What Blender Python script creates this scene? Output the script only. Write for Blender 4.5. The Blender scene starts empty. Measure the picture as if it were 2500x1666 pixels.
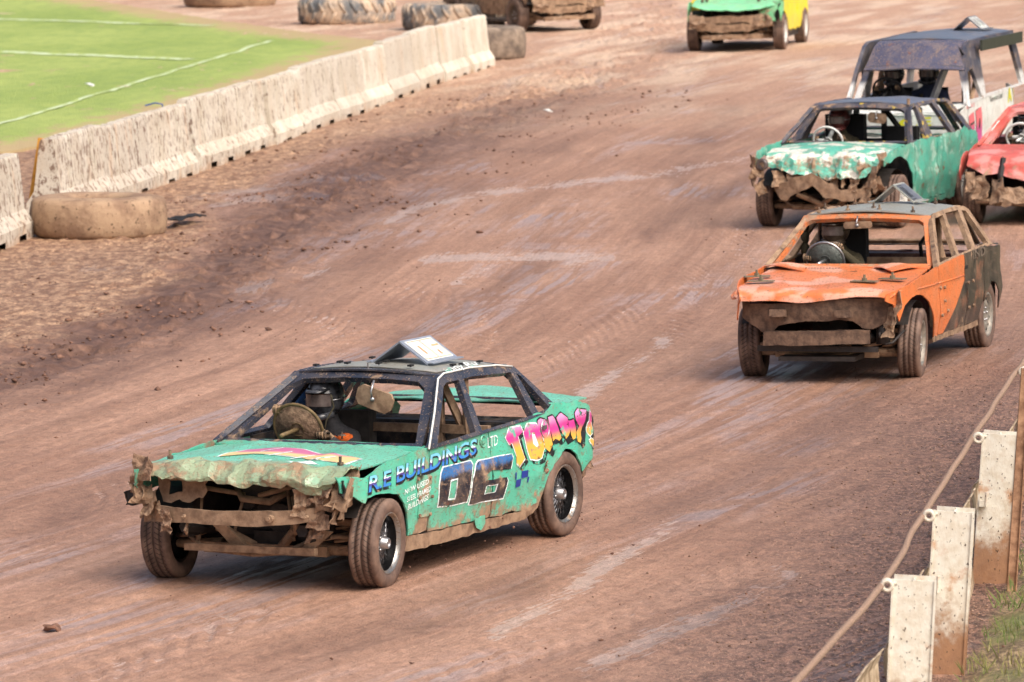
import bpy, bmesh, math, random
import numpy as np
from mathutils import Matrix, Vector, geometry
random.seed(7); rng=np.random.default_rng(7)
PI=math.pi; RAD=math.radians
# ------------------------------------------------------------------ camera, sky, sun, exposure
SC=bpy.context.scene; COL=SC.collection
SLOPE=0.0219                       # the track is banked: it rises gently towards the outer fence
cam=bpy.data.cameras.new('camera'); co=bpy.data.objects.new('camera',cam); COL.objects.link(co)
co.location=(0,0,5.361); co.rotation_euler=(RAD(90-5.574),0,0)
cam.sensor_width=36; cam.lens=200.1; cam.clip_start=.5; cam.clip_end=3000
cam.dof.use_dof=True; cam.dof.focus_distance=42; cam.dof.aperture_fstop=6.3
SC.camera=co
w=bpy.data.worlds.new('World'); SC.world=w; w.use_nodes=True
wn=w.node_tree; sky=wn.nodes.new('ShaderNodeTexSky'); sky.sky_type='NISHITA'; sky.sun_disc=False
SUN_EL,SUN_AZ=50,140               # degrees; azimuth from +Y towards +X
sky.sun_elevation=RAD(SUN_EL); sky.sun_rotation=RAD(SUN_AZ); sky.air_density=.8; sky.dust_density=8; sky.ozone_density=0
wn.links.new(sky.outputs[0],wn.nodes['Background'].inputs[0]); wn.nodes['Background'].inputs[1].default_value=.115
sl=bpy.data.lights.new('sun','SUN'); sl.energy=1.35; sl.angle=RAD(55); sl.color=(1,.985,.955)
so=bpy.data.objects.new('sun',sl); COL.objects.link(so)
sd=Vector((math.sin(RAD(SUN_AZ))*math.cos(RAD(SUN_EL)),math.cos(RAD(SUN_AZ))*math.cos(RAD(SUN_EL)),math.sin(RAD(SUN_EL))))
so.rotation_euler=sd.to_track_quat('Z','Y').to_euler()
SC.view_settings.view_transform='Standard'; SC.view_settings.look='None'; SC.view_settings.exposure=.68; SC.view_settings.gamma=1
# ------------------------------------------------------------------ noise (numpy)
def hsh(i,j,k,s):
    n=(i*374761393+j*668265263+k*2147483647+s*1274126177)&0xffffffff
    n=((n^(n>>13))*1274126177)&0xffffffff; n=((n^(n>>16))*2246822519)&0xffffffff
    return ((n^(n>>15))&0xffff)/32767.5-1
def vn(P,sc=1.,seed=0,lin=False):
    P=np.asarray(P,float)*sc
    if P.shape[1]==2: P=np.c_[P,np.zeros(len(P))]
    I=np.floor(P).astype(np.int64); f=P-I; f=f if lin else f*f*(3-2*f); r=0
    for a in (0,1):
        for b in (0,1):
            for c in (0,1):
                wt=(f[:,0] if a else 1-f[:,0])*(f[:,1] if b else 1-f[:,1])*(f[:,2] if c else 1-f[:,2])
                r=r+wt*hsh(I[:,0]+a,I[:,1]+b,I[:,2]+c,seed)
    return r
def fbm(P,sc=1.,seed=0,o=4):
    r=0;a=1;t=0
    for i in range(o): r=r+a*vn(P,sc*2**i,seed+i*17);t+=a;a*=.5
    return r/t
def sst(a,b,x): t=np.clip((x-a)/(b-a),0,1); return t*t*(3-2*t)
def crumple(P,sc,seed):            # sharp creases: folded-noise
    return (1-2*np.abs(vn(P,sc,seed,True)))*.6+(1-2*np.abs(vn(P+.37*P[:,[1,2,0]],sc*1.9,seed+5,True)))*.32+vn(P,sc*4.3,seed+9,True)*.15
# ------------------------------------------------------------------ material DSL
class NT:
    def __init__(s,name):
        s.m=bpy.data.materials.new(name); s.m.use_nodes=True; s.t=s.m.node_tree; s.b=s.t.nodes['Principled BSDF']
    def n(s,ty,ins=None,out=0,**kw):
        nd=s.t.nodes.new('ShaderNode'+ty)
        for k,v in kw.items(): setattr(nd,k,v)
        for k,v in (ins or {}).items(): s.put(nd.inputs[k],v)
        return nd.outputs[out]
    def put(s,i,v):
        if isinstance(v,bpy.types.NodeSocket): s.t.links.new(v,i)
        elif isinstance(v,(tuple,list)): i.default_value=(*v,1) if (len(v)==3 and i.type=='RGBA') else v
        else: i.default_value=v
    def set(s,**kw):
        for k,v in kw.items(): s.put(s.b.inputs[k.replace('_',' ')],v)
        return s.m
    def co(s,scale=(1,1,1),kind='Object'):
        c=s.n('TexCoord',out={'Generated':0,'UV':2,'Object':3}[kind])
        return s.n('Mapping',{'Vector':c,'Scale':scale}) if scale!=(1,1,1) else c
    def noise(s,v,sc,det=4,ro=.55,dist=0): return s.n('TexNoise',{'Vector':v,'Scale':sc,'Detail':det,'Roughness':ro,'Distortion':dist})
    def mr(s,x,a,b,c=0.,d=1.): return s.n('MapRange',{'Value':x,'From Min':a,'From Max':b,'To Min':c,'To Max':d},interpolation_type='SMOOTHSTEP')
    def ma(s,op,a,b=0.): return s.n('Math',{0:a,1:b},operation=op)
    def mix(s,f,a,b):
        nd=s.t.nodes.new('ShaderNodeMix'); nd.data_type='RGBA'; nd.clamp_factor=True
        s.put(nd.inputs[0],f); s.put(nd.inputs[6],a); s.put(nd.inputs[7],b); return nd.outputs[2]
    def bump(s,h,st=.5,d=.01,nrm=None):
        i={'Height':h,'Strength':st,'Distance':d}
        if nrm is not None: i['Normal']=nrm
        return s.n('Bump',i)
    def attr(s,n): return s.n('Attribute',out=2,attribute_name=n)
def srgb(r,g,b): return tuple((c/255/12.92 if c/255<.04045 else ((c/255+.055)/1.055)**2.4) for c in (r,g,b))
MUD1,MUD2=srgb(108,84,66),srgb(162,134,108)
def paint(name,col,rough=.38,metal=0.,mud=0.,fleck=.5,col2=None,rust=.15,mask=None,spec=.5,dust=.30):
    """worn racing paint: scuffs to primer, rust, mud splashes steered by the 'mud' attribute and by height"""
    t=NT(name); c=t.co(); sepz=t.n('SeparateXYZ',{0:c},out=2)
    big=t.noise(c,2.3,6,.6); mid=t.noise(c,11,6,.65); fine=t.noise(c,55,4,.6)
    base=t.mix(t.mr(mid,.35,.75),col,tuple(k*.78 for k in col))
    if col2 is not None: base=t.mix(mask(t,c) if mask else t.mr(mid,.45,.5),base,col2)
    fade=t.mix(t.mr(t.noise(c,4.1,5),.55,.8,0,.3),base,tuple(min(1,k*1.3+.1) for k in col))
    rf=t.ma('MULTIPLY',t.mr(t.noise(c,7.3,8,.7),.60,.68),rust*2.2)
    x=t.mix(rf,fade,t.mix(fine,srgb(95,55,38),srgb(150,95,62)))
    mudc=t.mix(t.mr(mid,.3,.7),MUD1,MUD2)
    amt=t.ma('ADD',t.attr('mud'),mud)
    th=t.ma('SUBTRACT',1.02,amt)
    n=t.ma('ADD',t.ma('MULTIPLY',big,.45),t.ma('MULTIPLY',mid,.55))
    mf=t.mr(t.ma('SUBTRACT',n,t.ma('MULTIPLY',th,.78)),-.07,.06)
    st=t.noise(t.n('Mapping',{'Vector':c,'Rotation':(0,.5,0),'Scale':(34,60,90)}),1.,3,.5)
    fl=t.mr(st,.655-.07*fleck,.685-.07*fleck,0,.95)
    mf=t.ma('MAXIMUM',mf,t.ma('MULTIPLY',fl,fleck))
    x=t.mix(mf,x,mudc)
    x=t.mix(t.ma('MULTIPLY',t.mr(t.noise(c,5.3,7,.7),.38,.72),dust),x,srgb(168,146,126))
    hgt=t.ma('ADD',t.ma('MULTIPLY',mf,.6),t.ma('MULTIPLY',t.ma('MULTIPLY',mf,fine),.8))
    return t.set(Base_Color=x,Roughness=t.mr(mf,0,1,rough,.85),Metallic=metal,Normal=t.bump(hgt,.7,.006,t.bump(mid,.12,.02)),Specular_IOR_Level=spec)
def plain(name,col,rough=.6,metal=0.,var=.25,sc=12,bs=.3,bd=.004,em=None,col2=None):
    t=NT(name); c=t.co(); nz=t.noise(c,sc,6,.65)
    x=t.mix(t.mr(nz,.32,.7),tuple(k*(1-var) for k in col),col2 or tuple(min(1,k*(1+var*.6)) for k in col))
    return t.set(Base_Color=x,Roughness=rough,Metallic=metal,Normal=t.bump(nz,bs,bd))
M={}
M['mudmetal']=paint('mud_caked_metal',srgb(62,50,44),.7,.1,mud=.30,fleck=.9,rust=.5)
M['mudthick']=plain('thick_mud',srgb(118,90,72),.85,0,.4,22,.9,.02,col2=srgb(164,134,110))
M['darkmetal']=plain('dark_oily_metal',srgb(52,47,45),.55,.3,.4,15,.5,.006)
M['inner']=paint('dark_inner_shell',srgb(33,36,42),.5,.1,mud=.12,fleck=.3)
M['innerred']=paint('maroon_inner_shell',srgb(62,26,30),.5,.1,mud=.12,fleck=.3)
M['black']=paint('black_paint',srgb(46,52,66),.24,.0,dust=.15,mud=.06,fleck=.55,rust=.2)
M['roofgrey']=paint('dusty_black_roof_paint',srgb(150,154,148),.32,.0,mud=.03,fleck=.5,rust=.12)
M['steel']=plain('bare_steel',srgb(170,170,172),.3,.8,.2,30,.2,.002)
M['chrome']=plain('bright_trim',srgb(200,205,208),.18,.9,.25,40,.2,.002)
M['white']=plain('white_paint',srgb(222,224,220),.5,0,.12,20,.1,.002)
M['blackflat']=plain('flat_black',srgb(24,24,26),.7,0,.3,20,.3,.003)
M['fabric']=plain('black_race_suit',srgb(46,46,50),.9,0,.35,60,.5,.003)
M['khaki']=plain('olive_brown_suit',srgb(64,58,40),.9,0,.35,40,.5,.003)
M['orangecloth']=plain('orange_cloth',srgb(214,98,30),.85,0,.2,60,.4,.003)
M['glove']=plain('black_and_tan_glove',srgb(30,29,29),.8,0,.3,28,.5,.003,col2=srgb(168,138,108))
M['skin']=plain('skin',srgb(196,146,118),.55,0,.12,30,.1,.002)
M['visor']=plain('smoky_visor',srgb(92,82,80),.12,.0,.5,8,.05,.002)
M['helmet']=plain('dark_helmet',srgb(34,36,42),.18,0,.5,14,.1,.002,col2=srgb(78,80,86))
M['foam']=plain('blue_padding',srgb(52,96,150),.8,0,.3,16,.5,.006)
M['wheelcover']=plain('mud_dried_steering_wheel',srgb(110,92,62),.7,.1,.4,25,.6,.005)
# tyre rubber: dusty brown with darker grooves
t=NT('muddy_tyre_rubber'); c=t.co(); a=t.noise(c,9,5); 
M['tyre']=t.set(Base_Color=t.mix(t.mr(a,.35,.7),srgb(66,53,48),srgb(98,77,66)),Roughness=.8,Normal=t.bump(t.noise(c,60,3),.4,.003))
t=NT('old_tractor_tyre'); c=t.co(); a=t.noise(c,3,6,.6); f=t.noise(c,16,5,.6)
x=t.mix(t.mr(a,.38,.62),srgb(132,106,86),srgb(164,138,112)); x=t.mix(t.mr(f,.60,.66),x,srgb(96,76,60))
M['bigtyre']=t.set(Base_Color=x,Roughness=.85,Normal=t.bump(f,.7,.02))
t=NT('old_tractor_tyre_bare'); c=t.co(); a=t.noise(c,2.2,5,.6); f=t.noise(c,12,5,.6)
x=t.mix(t.mr(a,.44,.62),srgb(190,168,146),srgb(104,106,108)); x=t.mix(t.mr(f,.60,.66),x,srgb(110,92,76))
M['bigtyreb']=t.set(Base_Color=x,Roughness=.85,Normal=t.bump(f,.7,.02))
# ------------------------------------------------------------------ mesh helpers
def link(name,me,mat=None,parent=None,smooth=True):
    o=bpy.data.objects.new(name,me); COL.objects.link(o)
    if mat:
        for m_ in (mat if isinstance(mat,(list,tuple)) else [mat]): me.materials.append(m_)
    if smooth: me.polygons.foreach_set('use_smooth',[True]*len(me.polygons))
    if parent: o.parent=parent
    return o
def mk(name,V,Fc,mat=None,parent=None,smooth=False,mud=None,mi=None):
    me=bpy.data.meshes.new(name); me.from_pydata([tuple(map(float,v)) for v in V],[],[tuple(map(int,f)) for f in Fc]); 
    if mud is not None:
        a=me.attributes.new('mud','FLOAT','POINT'); a.data.foreach_set('value',np.asarray(mud,dtype=np.float32))
    if mi is not None: me.polygons.foreach_set('material_index',mi)
    me.update(); return link(name,me,mat,parent,smooth)
class MB:
    def __init__(s): s.v=[];s.f=[]
    def add(s,V,Fc):
        o=len(s.v); s.v+= [tuple(map(float,v)) for v in V]; s.f+=[tuple(int(i)+o for i in f) for f in Fc]; return s
    def box(s,c,d,rot=None,bev=0.):
        V=np.array([(x,y,z) for x in(-.5,.5) for y in(-.5,.5) for z in(-.5,.5)])*np.array(d)
        if rot is not None: V=V@np.array(Matrix.Rotation(rot[0],3,rot[1])).T if not isinstance(rot,np.ndarray) else V@rot.T
        V=V+np.array(c); return s.add(V,[(0,1,3,2),(4,6,7,5),(0,4,5,1),(2,3,7,6),(0,2,6,4),(1,5,7,3)])
    def tube(s,path,r,n=8,cap=True,flat=1.):
        P=[np.array(p,float) for p in path]; R=r if isinstance(r,(list,tuple)) else [r]*len(P); V=[];up=np.array([0,0,1.])
        prev=None
        for i,p in enumerate(P):
            d=P[min(i+1,len(P)-1)]-P[max(i-1,0)]; d/=np.linalg.norm(d)+1e-9
            if prev is None: a=np.cross(d,up if abs(d[2])<.9 else np.array([1.,0,0]))
            else: a=prev-d*(prev@d)
            a/=np.linalg.norm(a)+1e-9; prev=a; b=np.cross(d,a)
            for k in range(n):
                t=2*PI*k/n; V.append(p+R[i]*(a*math.cos(t)+b*math.sin(t)*flat))
        F=[(i*n+k,i*n+(k+1)%n,(i+1)*n+(k+1)%n,(i+1)*n+k) for i in range(len(P)-1) for k in range(n)]
        if cap: F+= [tuple(range(n))[::-1],tuple((len(P)-1)*n+k for k in range(n))]
        return s.add(V,F)
    def lathe(s,prof,n=32,axis='y',c=(0,0,0),closed=False,arc=None):
        V=[]; 
        for (h,r) in prof:
            for k in range(n):
                t=2*PI*k/n; a,b=r*math.cos(t),r*math.sin(t)
                V.append({'y':(a,h,b),'z':(a,b,h),'x':(h,a,b)}[axis])
        V=np.array(V)+np.array(c); m=len(prof)
        F=[(i*n+k,i*n+(k+1)%n,((i+1)%m)*n+(k+1)%n,((i+1)%m)*n+k) for i in range(m if closed else m-1) for k in range(n)]
        return s.add(V,F)
    def sph(s,c,r,n=12,m=8,sq=(1,1,1),fn=None):
        V=[];
        for i in range(m+1):
            for k in range(n):
                a=PI*i/m;b=2*PI*k/n; V.append((math.sin(a)*math.cos(b),math.sin(a)*math.sin(b),math.cos(a)))
        V=np.array(V)*r*np.array(sq)
        if fn is not None: V=fn(V)
        V=V+np.array(c)
        return s.add(V,[(i*n+k,i*n+(k+1)%n,(i+1)*n+(k+1)%n,(i+1)*n+k) for i in range(m) for k in range(n)])
    def prism(s,poly,d,off=(0,0,0)):   # poly = 3D points of a flat outline, d = extrusion vector
        P=np.array(poly,float)+np.array(off); n=len(P); V=np.r_[P,P+np.array(d)]
        return s.add(V,[tuple(range(n))[::-1],tuple(range(n,2*n))]+[(i,(i+1)%n,n+(i+1)%n,n+i) for i in range(n)])
    def build(s,name,mat,parent=None,smooth=False,mud=None,dis=None):
        V=np.array(s.v)
        if dis is not None: V=V+dis(V)
        return mk(name,V,s.f,mat,parent,smooth,None if mud is None else (mud(V) if callable(mud) else np.full(len(V),mud)))
def dens(poly,sp,jag=0.,seed=0,closed=True):
    P=[];n=len(poly)
    for i in range(n if closed else n-1):
        a=np.array(poly[i],float);b=np.array(poly[(i+1)%n],float); k=max(1,int(round(np.linalg.norm(b-a)/sp)))
        for j in range(k): P.append(a+(b-a)*j/k)
    P=np.array(P)
    if jag: P=P+jag*np.c_[vn(P,9,seed)+.6*vn(P,27,seed+1),vn(P,9,seed+2)+.6*vn(P,27,seed+3)]
    return P
def inpoly(P,poly):
    x,y=P[:,0],P[:,1]; r=np.zeros(len(P),bool); n=len(poly)
    for i in range(n):
        x1,y1=poly[i]; x2,y2=poly[(i+1)%n]
        if y1==y2: continue
        c=((y1>y)!=(y2>y))&(x<(x2-x1)*(y-y1)/(y2-y1)+x1); r^=c
    return r
def tri2d(loops,sp):
    out=loops[0]; mn,mx=out.min(0),out.max(0)
    gx=np.arange(mn[0],mx[0]+sp,sp); gy=np.arange(mn[1],mx[1]+sp,sp*.87)
    g=np.array([(x+(j%2)*sp*.5,y) for j,y in enumerate(gy) for x in gx])
    k=inpoly(g,out)
    for h in loops[1:]: k&=~inpoly(g,h)
    g=g[k]
    bd=np.concatenate(loops)
    if len(g):
        d=np.full(len(g),9.)
        for i in range(0,len(bd),256): d=np.minimum(d,np.sqrt(((g[:,None]-bd[None,i:i+256])**2).sum(2)).min(1))
        g=g[d>sp*.45]
    E=[];o=0
    for L in loops:
        n=len(L); E+=[(o+i,o+(i+1)%n) for i in range(n)]; o+=n
    V=np.r_[bd,g]
    r=geometry.delaunay_2d_cdt([Vector(v) for v in V],E,[],0,1e-6)
    V2=np.array([tuple(v) for v in r[0]]); T=np.array(r[2])
    c=V2[T].mean(1); k=inpoly(c,out)
    for h in loops[1:]: k&=~inpoly(c,h)
    return V2,T[k]
def sheet(name,outline,fn,mat,parent=None,holes=(),sp=.05,th=.006,jag=0.,dent=None,mud=None,bsp=None,mi=None,inner=None,flat=None):
    """a bent sheet-metal panel: 2-D outline with holes, mapped to 3-D by fn, dented, given thickness"""
    bsp=bsp or sp; sd_=sum(map(ord,name))
    jl=jag if isinstance(jag,(tuple,list)) else [jag]*(1+len(holes))
    loops=[dens(outline,bsp,jl[0],sd_)]+[dens(h,bsp,jl[i+1],sd_+7*i) for i,h in enumerate(holes)]
    P2,T=tri2d(loops,sp); P=fn(P2)
    if dent is not None: P=P+dent(P)
    n=np.zeros_like(P); a,b,c=P[T[:,0]],P[T[:,1]],P[T[:,2]]; fn_=np.cross(b-a,c-a)
    for k in range(3): np.add.at(n,T[:,k],fn_)
    n/=np.linalg.norm(n,axis=1)[:,None]+1e-12
    if th<0: n=-n; th=-th; T=T[:,::-1]
    N=len(P); B=P-n*th
    e={}
    for t_ in T:
        for i in range(3): e[(t_[i],t_[(i+1)%3])]=1
    rim=[(i,j) for (i,j) in e if (j,i) not in e]
    V=[*P,*B]; F=[tuple(t_) for t_ in T]+[tuple(t_[::-1]+N) for t_ in T]
    o=2*N; rv={}
    for i,j in rim:
        for k in (i,j):
            if k not in rv: rv[k]=o; o+=2; V+= [P[k],B[k]]
    F+=[(rv[j],rv[i],rv[i]+1,rv[j]+1) for i,j in rim]
    V=np.array(V); md=None
    if mud is not None: md=mud(V)
    m_i=None
    if inner is not None: m_i=[0]*len(T)+[1]*len(T)+[0]*len(rim); mat=[mat,inner]
    o=mk(name,V,F,mat,parent,True,md,m_i)
    if flat is not None: o.data.polygons.foreach_set('use_smooth',[not flat(V[f[0]]) for f in F])
    return o
def thing(name,label,cat,M4=None,group=None):
    o=bpy.data.objects.new(name,None); COL.objects.link(o); o.empty_display_size=.2
    if M4 is not None: o.matrix_world=M4
    o['label']=label;o['category']=cat
    if group:o['group']=group
    return o
def tag(o,label,cat,group=None,kind=None):
    if label:o['label']=label
    if cat:o['category']=cat
    if group:o['group']=group
    if kind:o['kind']=kind
    return o
def gz(x,y=0): return SLOPE*x
def pose(x,y,yaw,s=1.,dz=0.):
    a=RAD(yaw); n=Vector((-SLOPE,0,1)).normalized(); F_=Vector((math.cos(a),math.sin(a),SLOPE*math.cos(a))).normalized(); L_=n.cross(F_)
    m=Matrix((F_,L_,n)).transposed().to_4x4(); m.translation=Vector((x,y,gz(x)+dz)); return m@Matrix.Scale(s,4)
# ================================================================== GROUND
def seg(x,y,pts):   # signed distance in x from a poly-line given as (y, x) samples
    ys=[p[1] for p in pts]; xs=[p[0] for p in pts]; return x-np.interp(y,ys,xs)
PALE=[(-6.5,40),(-5.2,52),(-5.0,55.8),(-4.3,57.7),(-3.8,62.4),(-3.9,67.7),(-3.9,75),(-2.6,86),(-1.2,93),(.6,98),(1.5,103),(1.3,110),(.6,118),(.6,170)]
CLOD=[(-6.2,44),(-4.7,52),(-3.7,58.7),(-3.2,65.2),(-2.5,75.4),(-1.4,86.1),(-.4,92),(.9,100),(2.5,112),(4,150)]
FENCE=[(1.1,24),(2.2,31),(2.65,33.9),(3.3,37.7),(3.95,41.9),(5.2,50),(6.6,62),(9,90),(14,160)]
yy_=np.linspace(-20,400,2000); gp_=np.interp(yy_,[0,35,48,60,70,90,110,400],[.5,.42,.3,.13,.1,.2,.25,.25]); G_=np.cumsum(gp_)*(yy_[1]-yy_[0])
def tracku(x,y): return x-np.interp(y,yy_,G_)
def relief(x,y):
    P=np.c_[x,y]; u=tracku(x,y); U=np.c_[u*1.,y*.06]
    pal=sst(.3,-.3,seg(x,y,PALE)+.25*fbm(P,1.3,3)); clod=np.exp(-(seg(x,y,CLOD)/(.75+.012*np.clip(y-50,0,60)))**2)*sst(44,52,y)
    edge=sst(-2.6,-.3,seg(x,y,FENCE)+.3*fbm(P,.8,8))*sst(75,55,y); out=sst(.05,.4,seg(x,y,FENCE))
    ruts=(.010*vn(U,2.3,11)+.008*vn(U,5.1,12)+.004*vn(U,11,13))*(1-pal*.8)
    z=ruts+.02*fbm(P,.35,21,3)
    c=np.clip(fbm(P,5.5,31,3)*1.6-.15,0,1); z+=(.085*clod*fbm(U*np.array([1,2.2]),2.6,37,3)); z+=c*(.008+.070*clod+.03*pal)*(.35+.65*sst(.0,.35,vn(P,1.1,33)+.5*clod))
    z+=.016*pal*fbm(P,7,41,3)+.012*np.clip(clod,0,1)*fbm(P,10,43,2)+.0035*fbm(P,12,45,2)
    z+=edge*(.012*fbm(P,9,51,3)+.010*np.sin((x*.4+y)*13+3*vn(P,1.1,5))*sst(-.2,.6,vn(P,.7,55)))
    # tyre grooves printed along the racing line
    for k,(u0,w0,ya,yb) in enumerate([(.35,.10,33,60),(-1.15,.12,38,72),(-2.4,.1,40,80),(-7.55,.1,44,74),(-8.2,.09,46,80),(-6.1,.12,44,70),(-4.6,.1,40,62),(-3.5,.12,48,66)]):
        d=(u-u0-.12*vn(np.c_[y,y*0],.12,60+k))/w0; z-=.012*np.exp(-d*d)*sst(ya,ya+6,y)*sst(yb,yb-8,y)*(.4+.6*sst(-.3,.4,vn(np.c_[y,u*0],.35,70+k)))
    z+=out*(.05+.04*fbm(P,2.5,61,3))
    return z
RT=np.random.default_rng(21); LINES=[]
for k in range(34):
    u0=RT.uniform(-9.5,3.2); y0=RT.uniform(31,70); L=RT.uniform(10,34); LINES.append((u0,y0,L,RT.normal(0,.025),RT.uniform(-.0012,.0012),RT.uniform(.05,.13),RT.choice([-1,-1,1])*RT.uniform(.4,1.)))
    if k%3==0: LINES.append((u0+1.42,)+LINES[-1][1:])
for (u0,y0,L,a,b,w0,s_) in [(-5.6,46,11,.16,.010,.06,1.),(-5.3,46,11,.16,.010,.05,-1.),(-4.2,47,9,.12,.012,.06,1.),(-6.9,52,16,.11,.004,.10,1.),(-6.6,52,16,.11,.004,.06,-1.),(-1.9,36,14,-.05,.001,.1,.9)]: LINES.append((u0,y0,L,a,b,w0,s_))
def lines(x,y):
    u=tracku(x,y); D=np.zeros_like(u); Lg=np.zeros_like(u)
    for i,(u0,y0,L,a,b,w0,s_) in enumerate(LINES):
        m=(y>y0)&(y<y0+L); dy=y[m]-y0; d=(u[m]-u0-a*dy-b*dy*dy-.03*np.sin(y[m]*1.7+i))/w0; m2=np.abs(d)<3; e=np.exp(-d*d)*sst(0,4,dy)*sst(L,L-4,dy)*(.45+.55*np.clip(vn(np.c_[y[m],dy*0],.8,i)+.5,0,1)); 
        (Lg if s_>0 else D)[m]+=e*abs(s_)
    return np.clip(D,0,1),np.clip(Lg,0,1)
PAL_=[[(-4.58,75.02),(-3.61,76.51),(-2.61,78.05),(-1.49,78.83)],[(-4.06,73.85),(-3.09,75.13),(-2.18,75.66)],[(-1.74,69.54),(-1.21,73.01),(-.33,75.09),(1.93,78),(3.51,81.33)],[(.55,113.87),(1.28,109.09),(1.63,102.52),(1.49,100.36),(.88,101.64)],[(.35,106.18),(-.43,99.72),(-.84,93.88)],[(-.38,108.15),(.61,109.39)],[(-5,64.69),(-4.58,64.41),(-4.03,63.58)],[(-3.09,61.4),(-2.65,62)],[(-1.17,64.58),(-.58,65.03),(1.21,64.86)],[(.51,63.85),(1.21,64.55)],[(-.69,61.34),(-.23,63.75)],[(-2.29,62.57),(-2.1,64.24)],[(-.21,35.4),(.42,38.04),(1.23,41.59)],[(.59,34.39),(1.19,36.31),(1.95,38.66)],[(.4,33.91),(1.31,36.69)],[(.08,46.89),(.8,50.89),(1.64,55.62)]]
TRD_=[[(-2.92,61.63),(-2.36,59.41),(-1.95,58.08),(-1.67,56.38),(-1.67,53.37)],[(-1.41,61.79),(-.81,60.05),(-.39,58.94),(-.2,56.04),(-.23,53.06)],[(-2.65,59.99),(-2.18,58.38),(-1.91,57.13),(-1.76,55.07)],[(2.56,61.34),(2.65,66.02),(2.97,69.95)],[(2.42,61.37),(2.45,66.07),(2.81,69.99)],[(-3.24,43.14),(-2.9,44.45),(-2.52,47.07)],[(1.59,53.9),(1.76,58.42),(2.26,63.68)],[(.21,51.77),(.64,54.53),(1.45,58.49)],[(-1.0,31.5),(-.2,34.2),(.9,37.2),(2.2,40.2)],[(-2.9,33.2),(-2.3,35.2),(-1.5,37.4)]]
DRK_=[[(-4.44,49.09),(-3.57,52.97),(-2.77,58.52),(-1.42,67.13)],[(-4.71,52.04),(-3.7,58.25),(-3.05,64.48)],[(-3.7,58.25),(-3.03,60.08)],[(1,85.2),(.15,83.96),(-.77,85.82)],[(-2.51,68.74),(-1.78,73.56),(-.16,77.11)],[(1.87,75.63),(2.87,84.54),(3.84,95.93)],[(1.34,66.37),(2.65,74.58),(3.59,80.36)],[(-3.74,41.2),(-2.72,45.58),(-2.08,48.63)],[(-2.03,49.3),(-1.18,55.37),(.63,66.57)],[(.54,40.02),(1.78,44.17),(3.62,51.05)],[(-1.84,34.22),(-.77,36.22),(.37,38.91)]]
def strokes(x,y,Ls,w0,seed,tread=0):
    r=np.zeros_like(x)
    for i,L in enumerate(Ls):
        L=np.array(L); b=1.5; m=(x>L[:,0].min()-b)&(x<L[:,0].max()+b)&(y>L[:,1].min()-6)&(y<L[:,1].max()+6)
        xm,ym=x[m],y[m]; k=6.5/L[:,1].mean(); xm=xm+.10*vn(np.c_[xm,ym*.5],.9,seed+i)
        best=np.full(len(xm),9.); al=np.zeros(len(xm)); s0=0
        for p,q in zip(L[:-1],L[1:]):
            d=(q-p)*[1,k]; e=np.c_[xm-p[0],(ym-p[1])*k]; l2=d@d; t_=np.clip(e@d/l2,0,1); dd=np.hypot(e[:,0]-t_*d[0],e[:,1]-t_*d[1]); u_=dd<best; best[u_]=dd[u_]; al[u_]=(s0+t_*np.hypot(*(q-p)))[u_]; s0+=np.hypot(*(q-p))
        al/=s0; g_=np.exp(-(best/w0)**2)*sst(0,.12,al)*sst(1,.88,al)*(.55+.45*sst(-.3,.3,vn(np.c_[xm,ym*.3],2.5,seed+40+i)))
        if tread: g_=g_*(.55+.45*np.sign(np.sin(al*s0*16+best/w0*2.5)))
        r[m]=np.maximum(r[m],g_)
    return r
def axis(rs):
    L=[]
    for a,b,s in rs: L+=list(np.arange(a,b-1e-6,s))
    return np.array(L+[rs[-1][1]])
xs=axis([(-900,-100,100),(-100,-20,8),(-20,-9,.5),(-9,-6,.08),(-6,6.5,.026),(6.5,9,.08),(9,20,.5),(20,100,8),(100,900,100)])
ys=axis([(-300,20,20),(20,28,1),(28,33,.1),(33,48,.038),(48,64,.055),(64,84,.08),(84,115,.13),(115,160,.3),(160,300,10),(300,1500,100)])
X,Y=np.meshgrid(xs,ys); x,y=X.ravel(),Y.ravel(); LD_,LL_=lines(x,y); SD_=strokes(x,y,DRK_,.16,300); ST_=strokes(x,y,TRD_,.13,500,1); SP_=strokes(x,y,PAL_,.07,400); LD_=np.clip(LD_+SD_,0,1); LL_=np.clip(LL_*.8+SP_+ST_*.42,0,1); Z=gz(np.clip(x,-40,40))+relief(x,y)*sst(170,140,y)-.02*LD_-.004*LL_-.015*ST_
nx,ny=len(xs),len(ys); idx=np.arange(nx*ny).reshape(ny,nx)
me=bpy.data.meshes.new('dirt_track'); me.vertices.add(nx*ny); me.vertices.foreach_set('co',np.c_[x,y,Z].astype(np.float32).ravel())
q=np.stack([idx[:-1,:-1],idx[:-1,1:],idx[1:,1:],idx[1:,:-1]],-1).reshape(-1,4); nq=len(q)
me.loops.add(nq*4); me.loops.foreach_set('vertex_index',q.ravel().astype(np.int32)); me.polygons.add(nq)
me.polygons.foreach_set('loop_start',(np.arange(nq)*4).astype(np.int32)); me.polygons.foreach_set('loop_total',np.full(nq,4,np.int32)); me.update(calc_edges=True)
P=np.c_[x,y]; u=tracku(x,y)
def A(n,v): a=me.attributes.new(n,'FLOAT','POINT'); a.data.foreach_set('value',np.asarray(v,np.float32))
A('pale',sst(.35,-.35,seg(x,y,PALE)+.5*fbm(P,1.1,3)))
A('clod',np.exp(-((seg(x,y,CLOD)+.25*fbm(P,.9,7))/(.8+.014*np.clip(y-50,0,60)))**2)*sst(44,54,y)*sst(125,100,y))
A('edge',sst(-3.0,-.4,seg(x,y,FENCE)+.5*fbm(P,.7,8))*sst(62,44,y))
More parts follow.
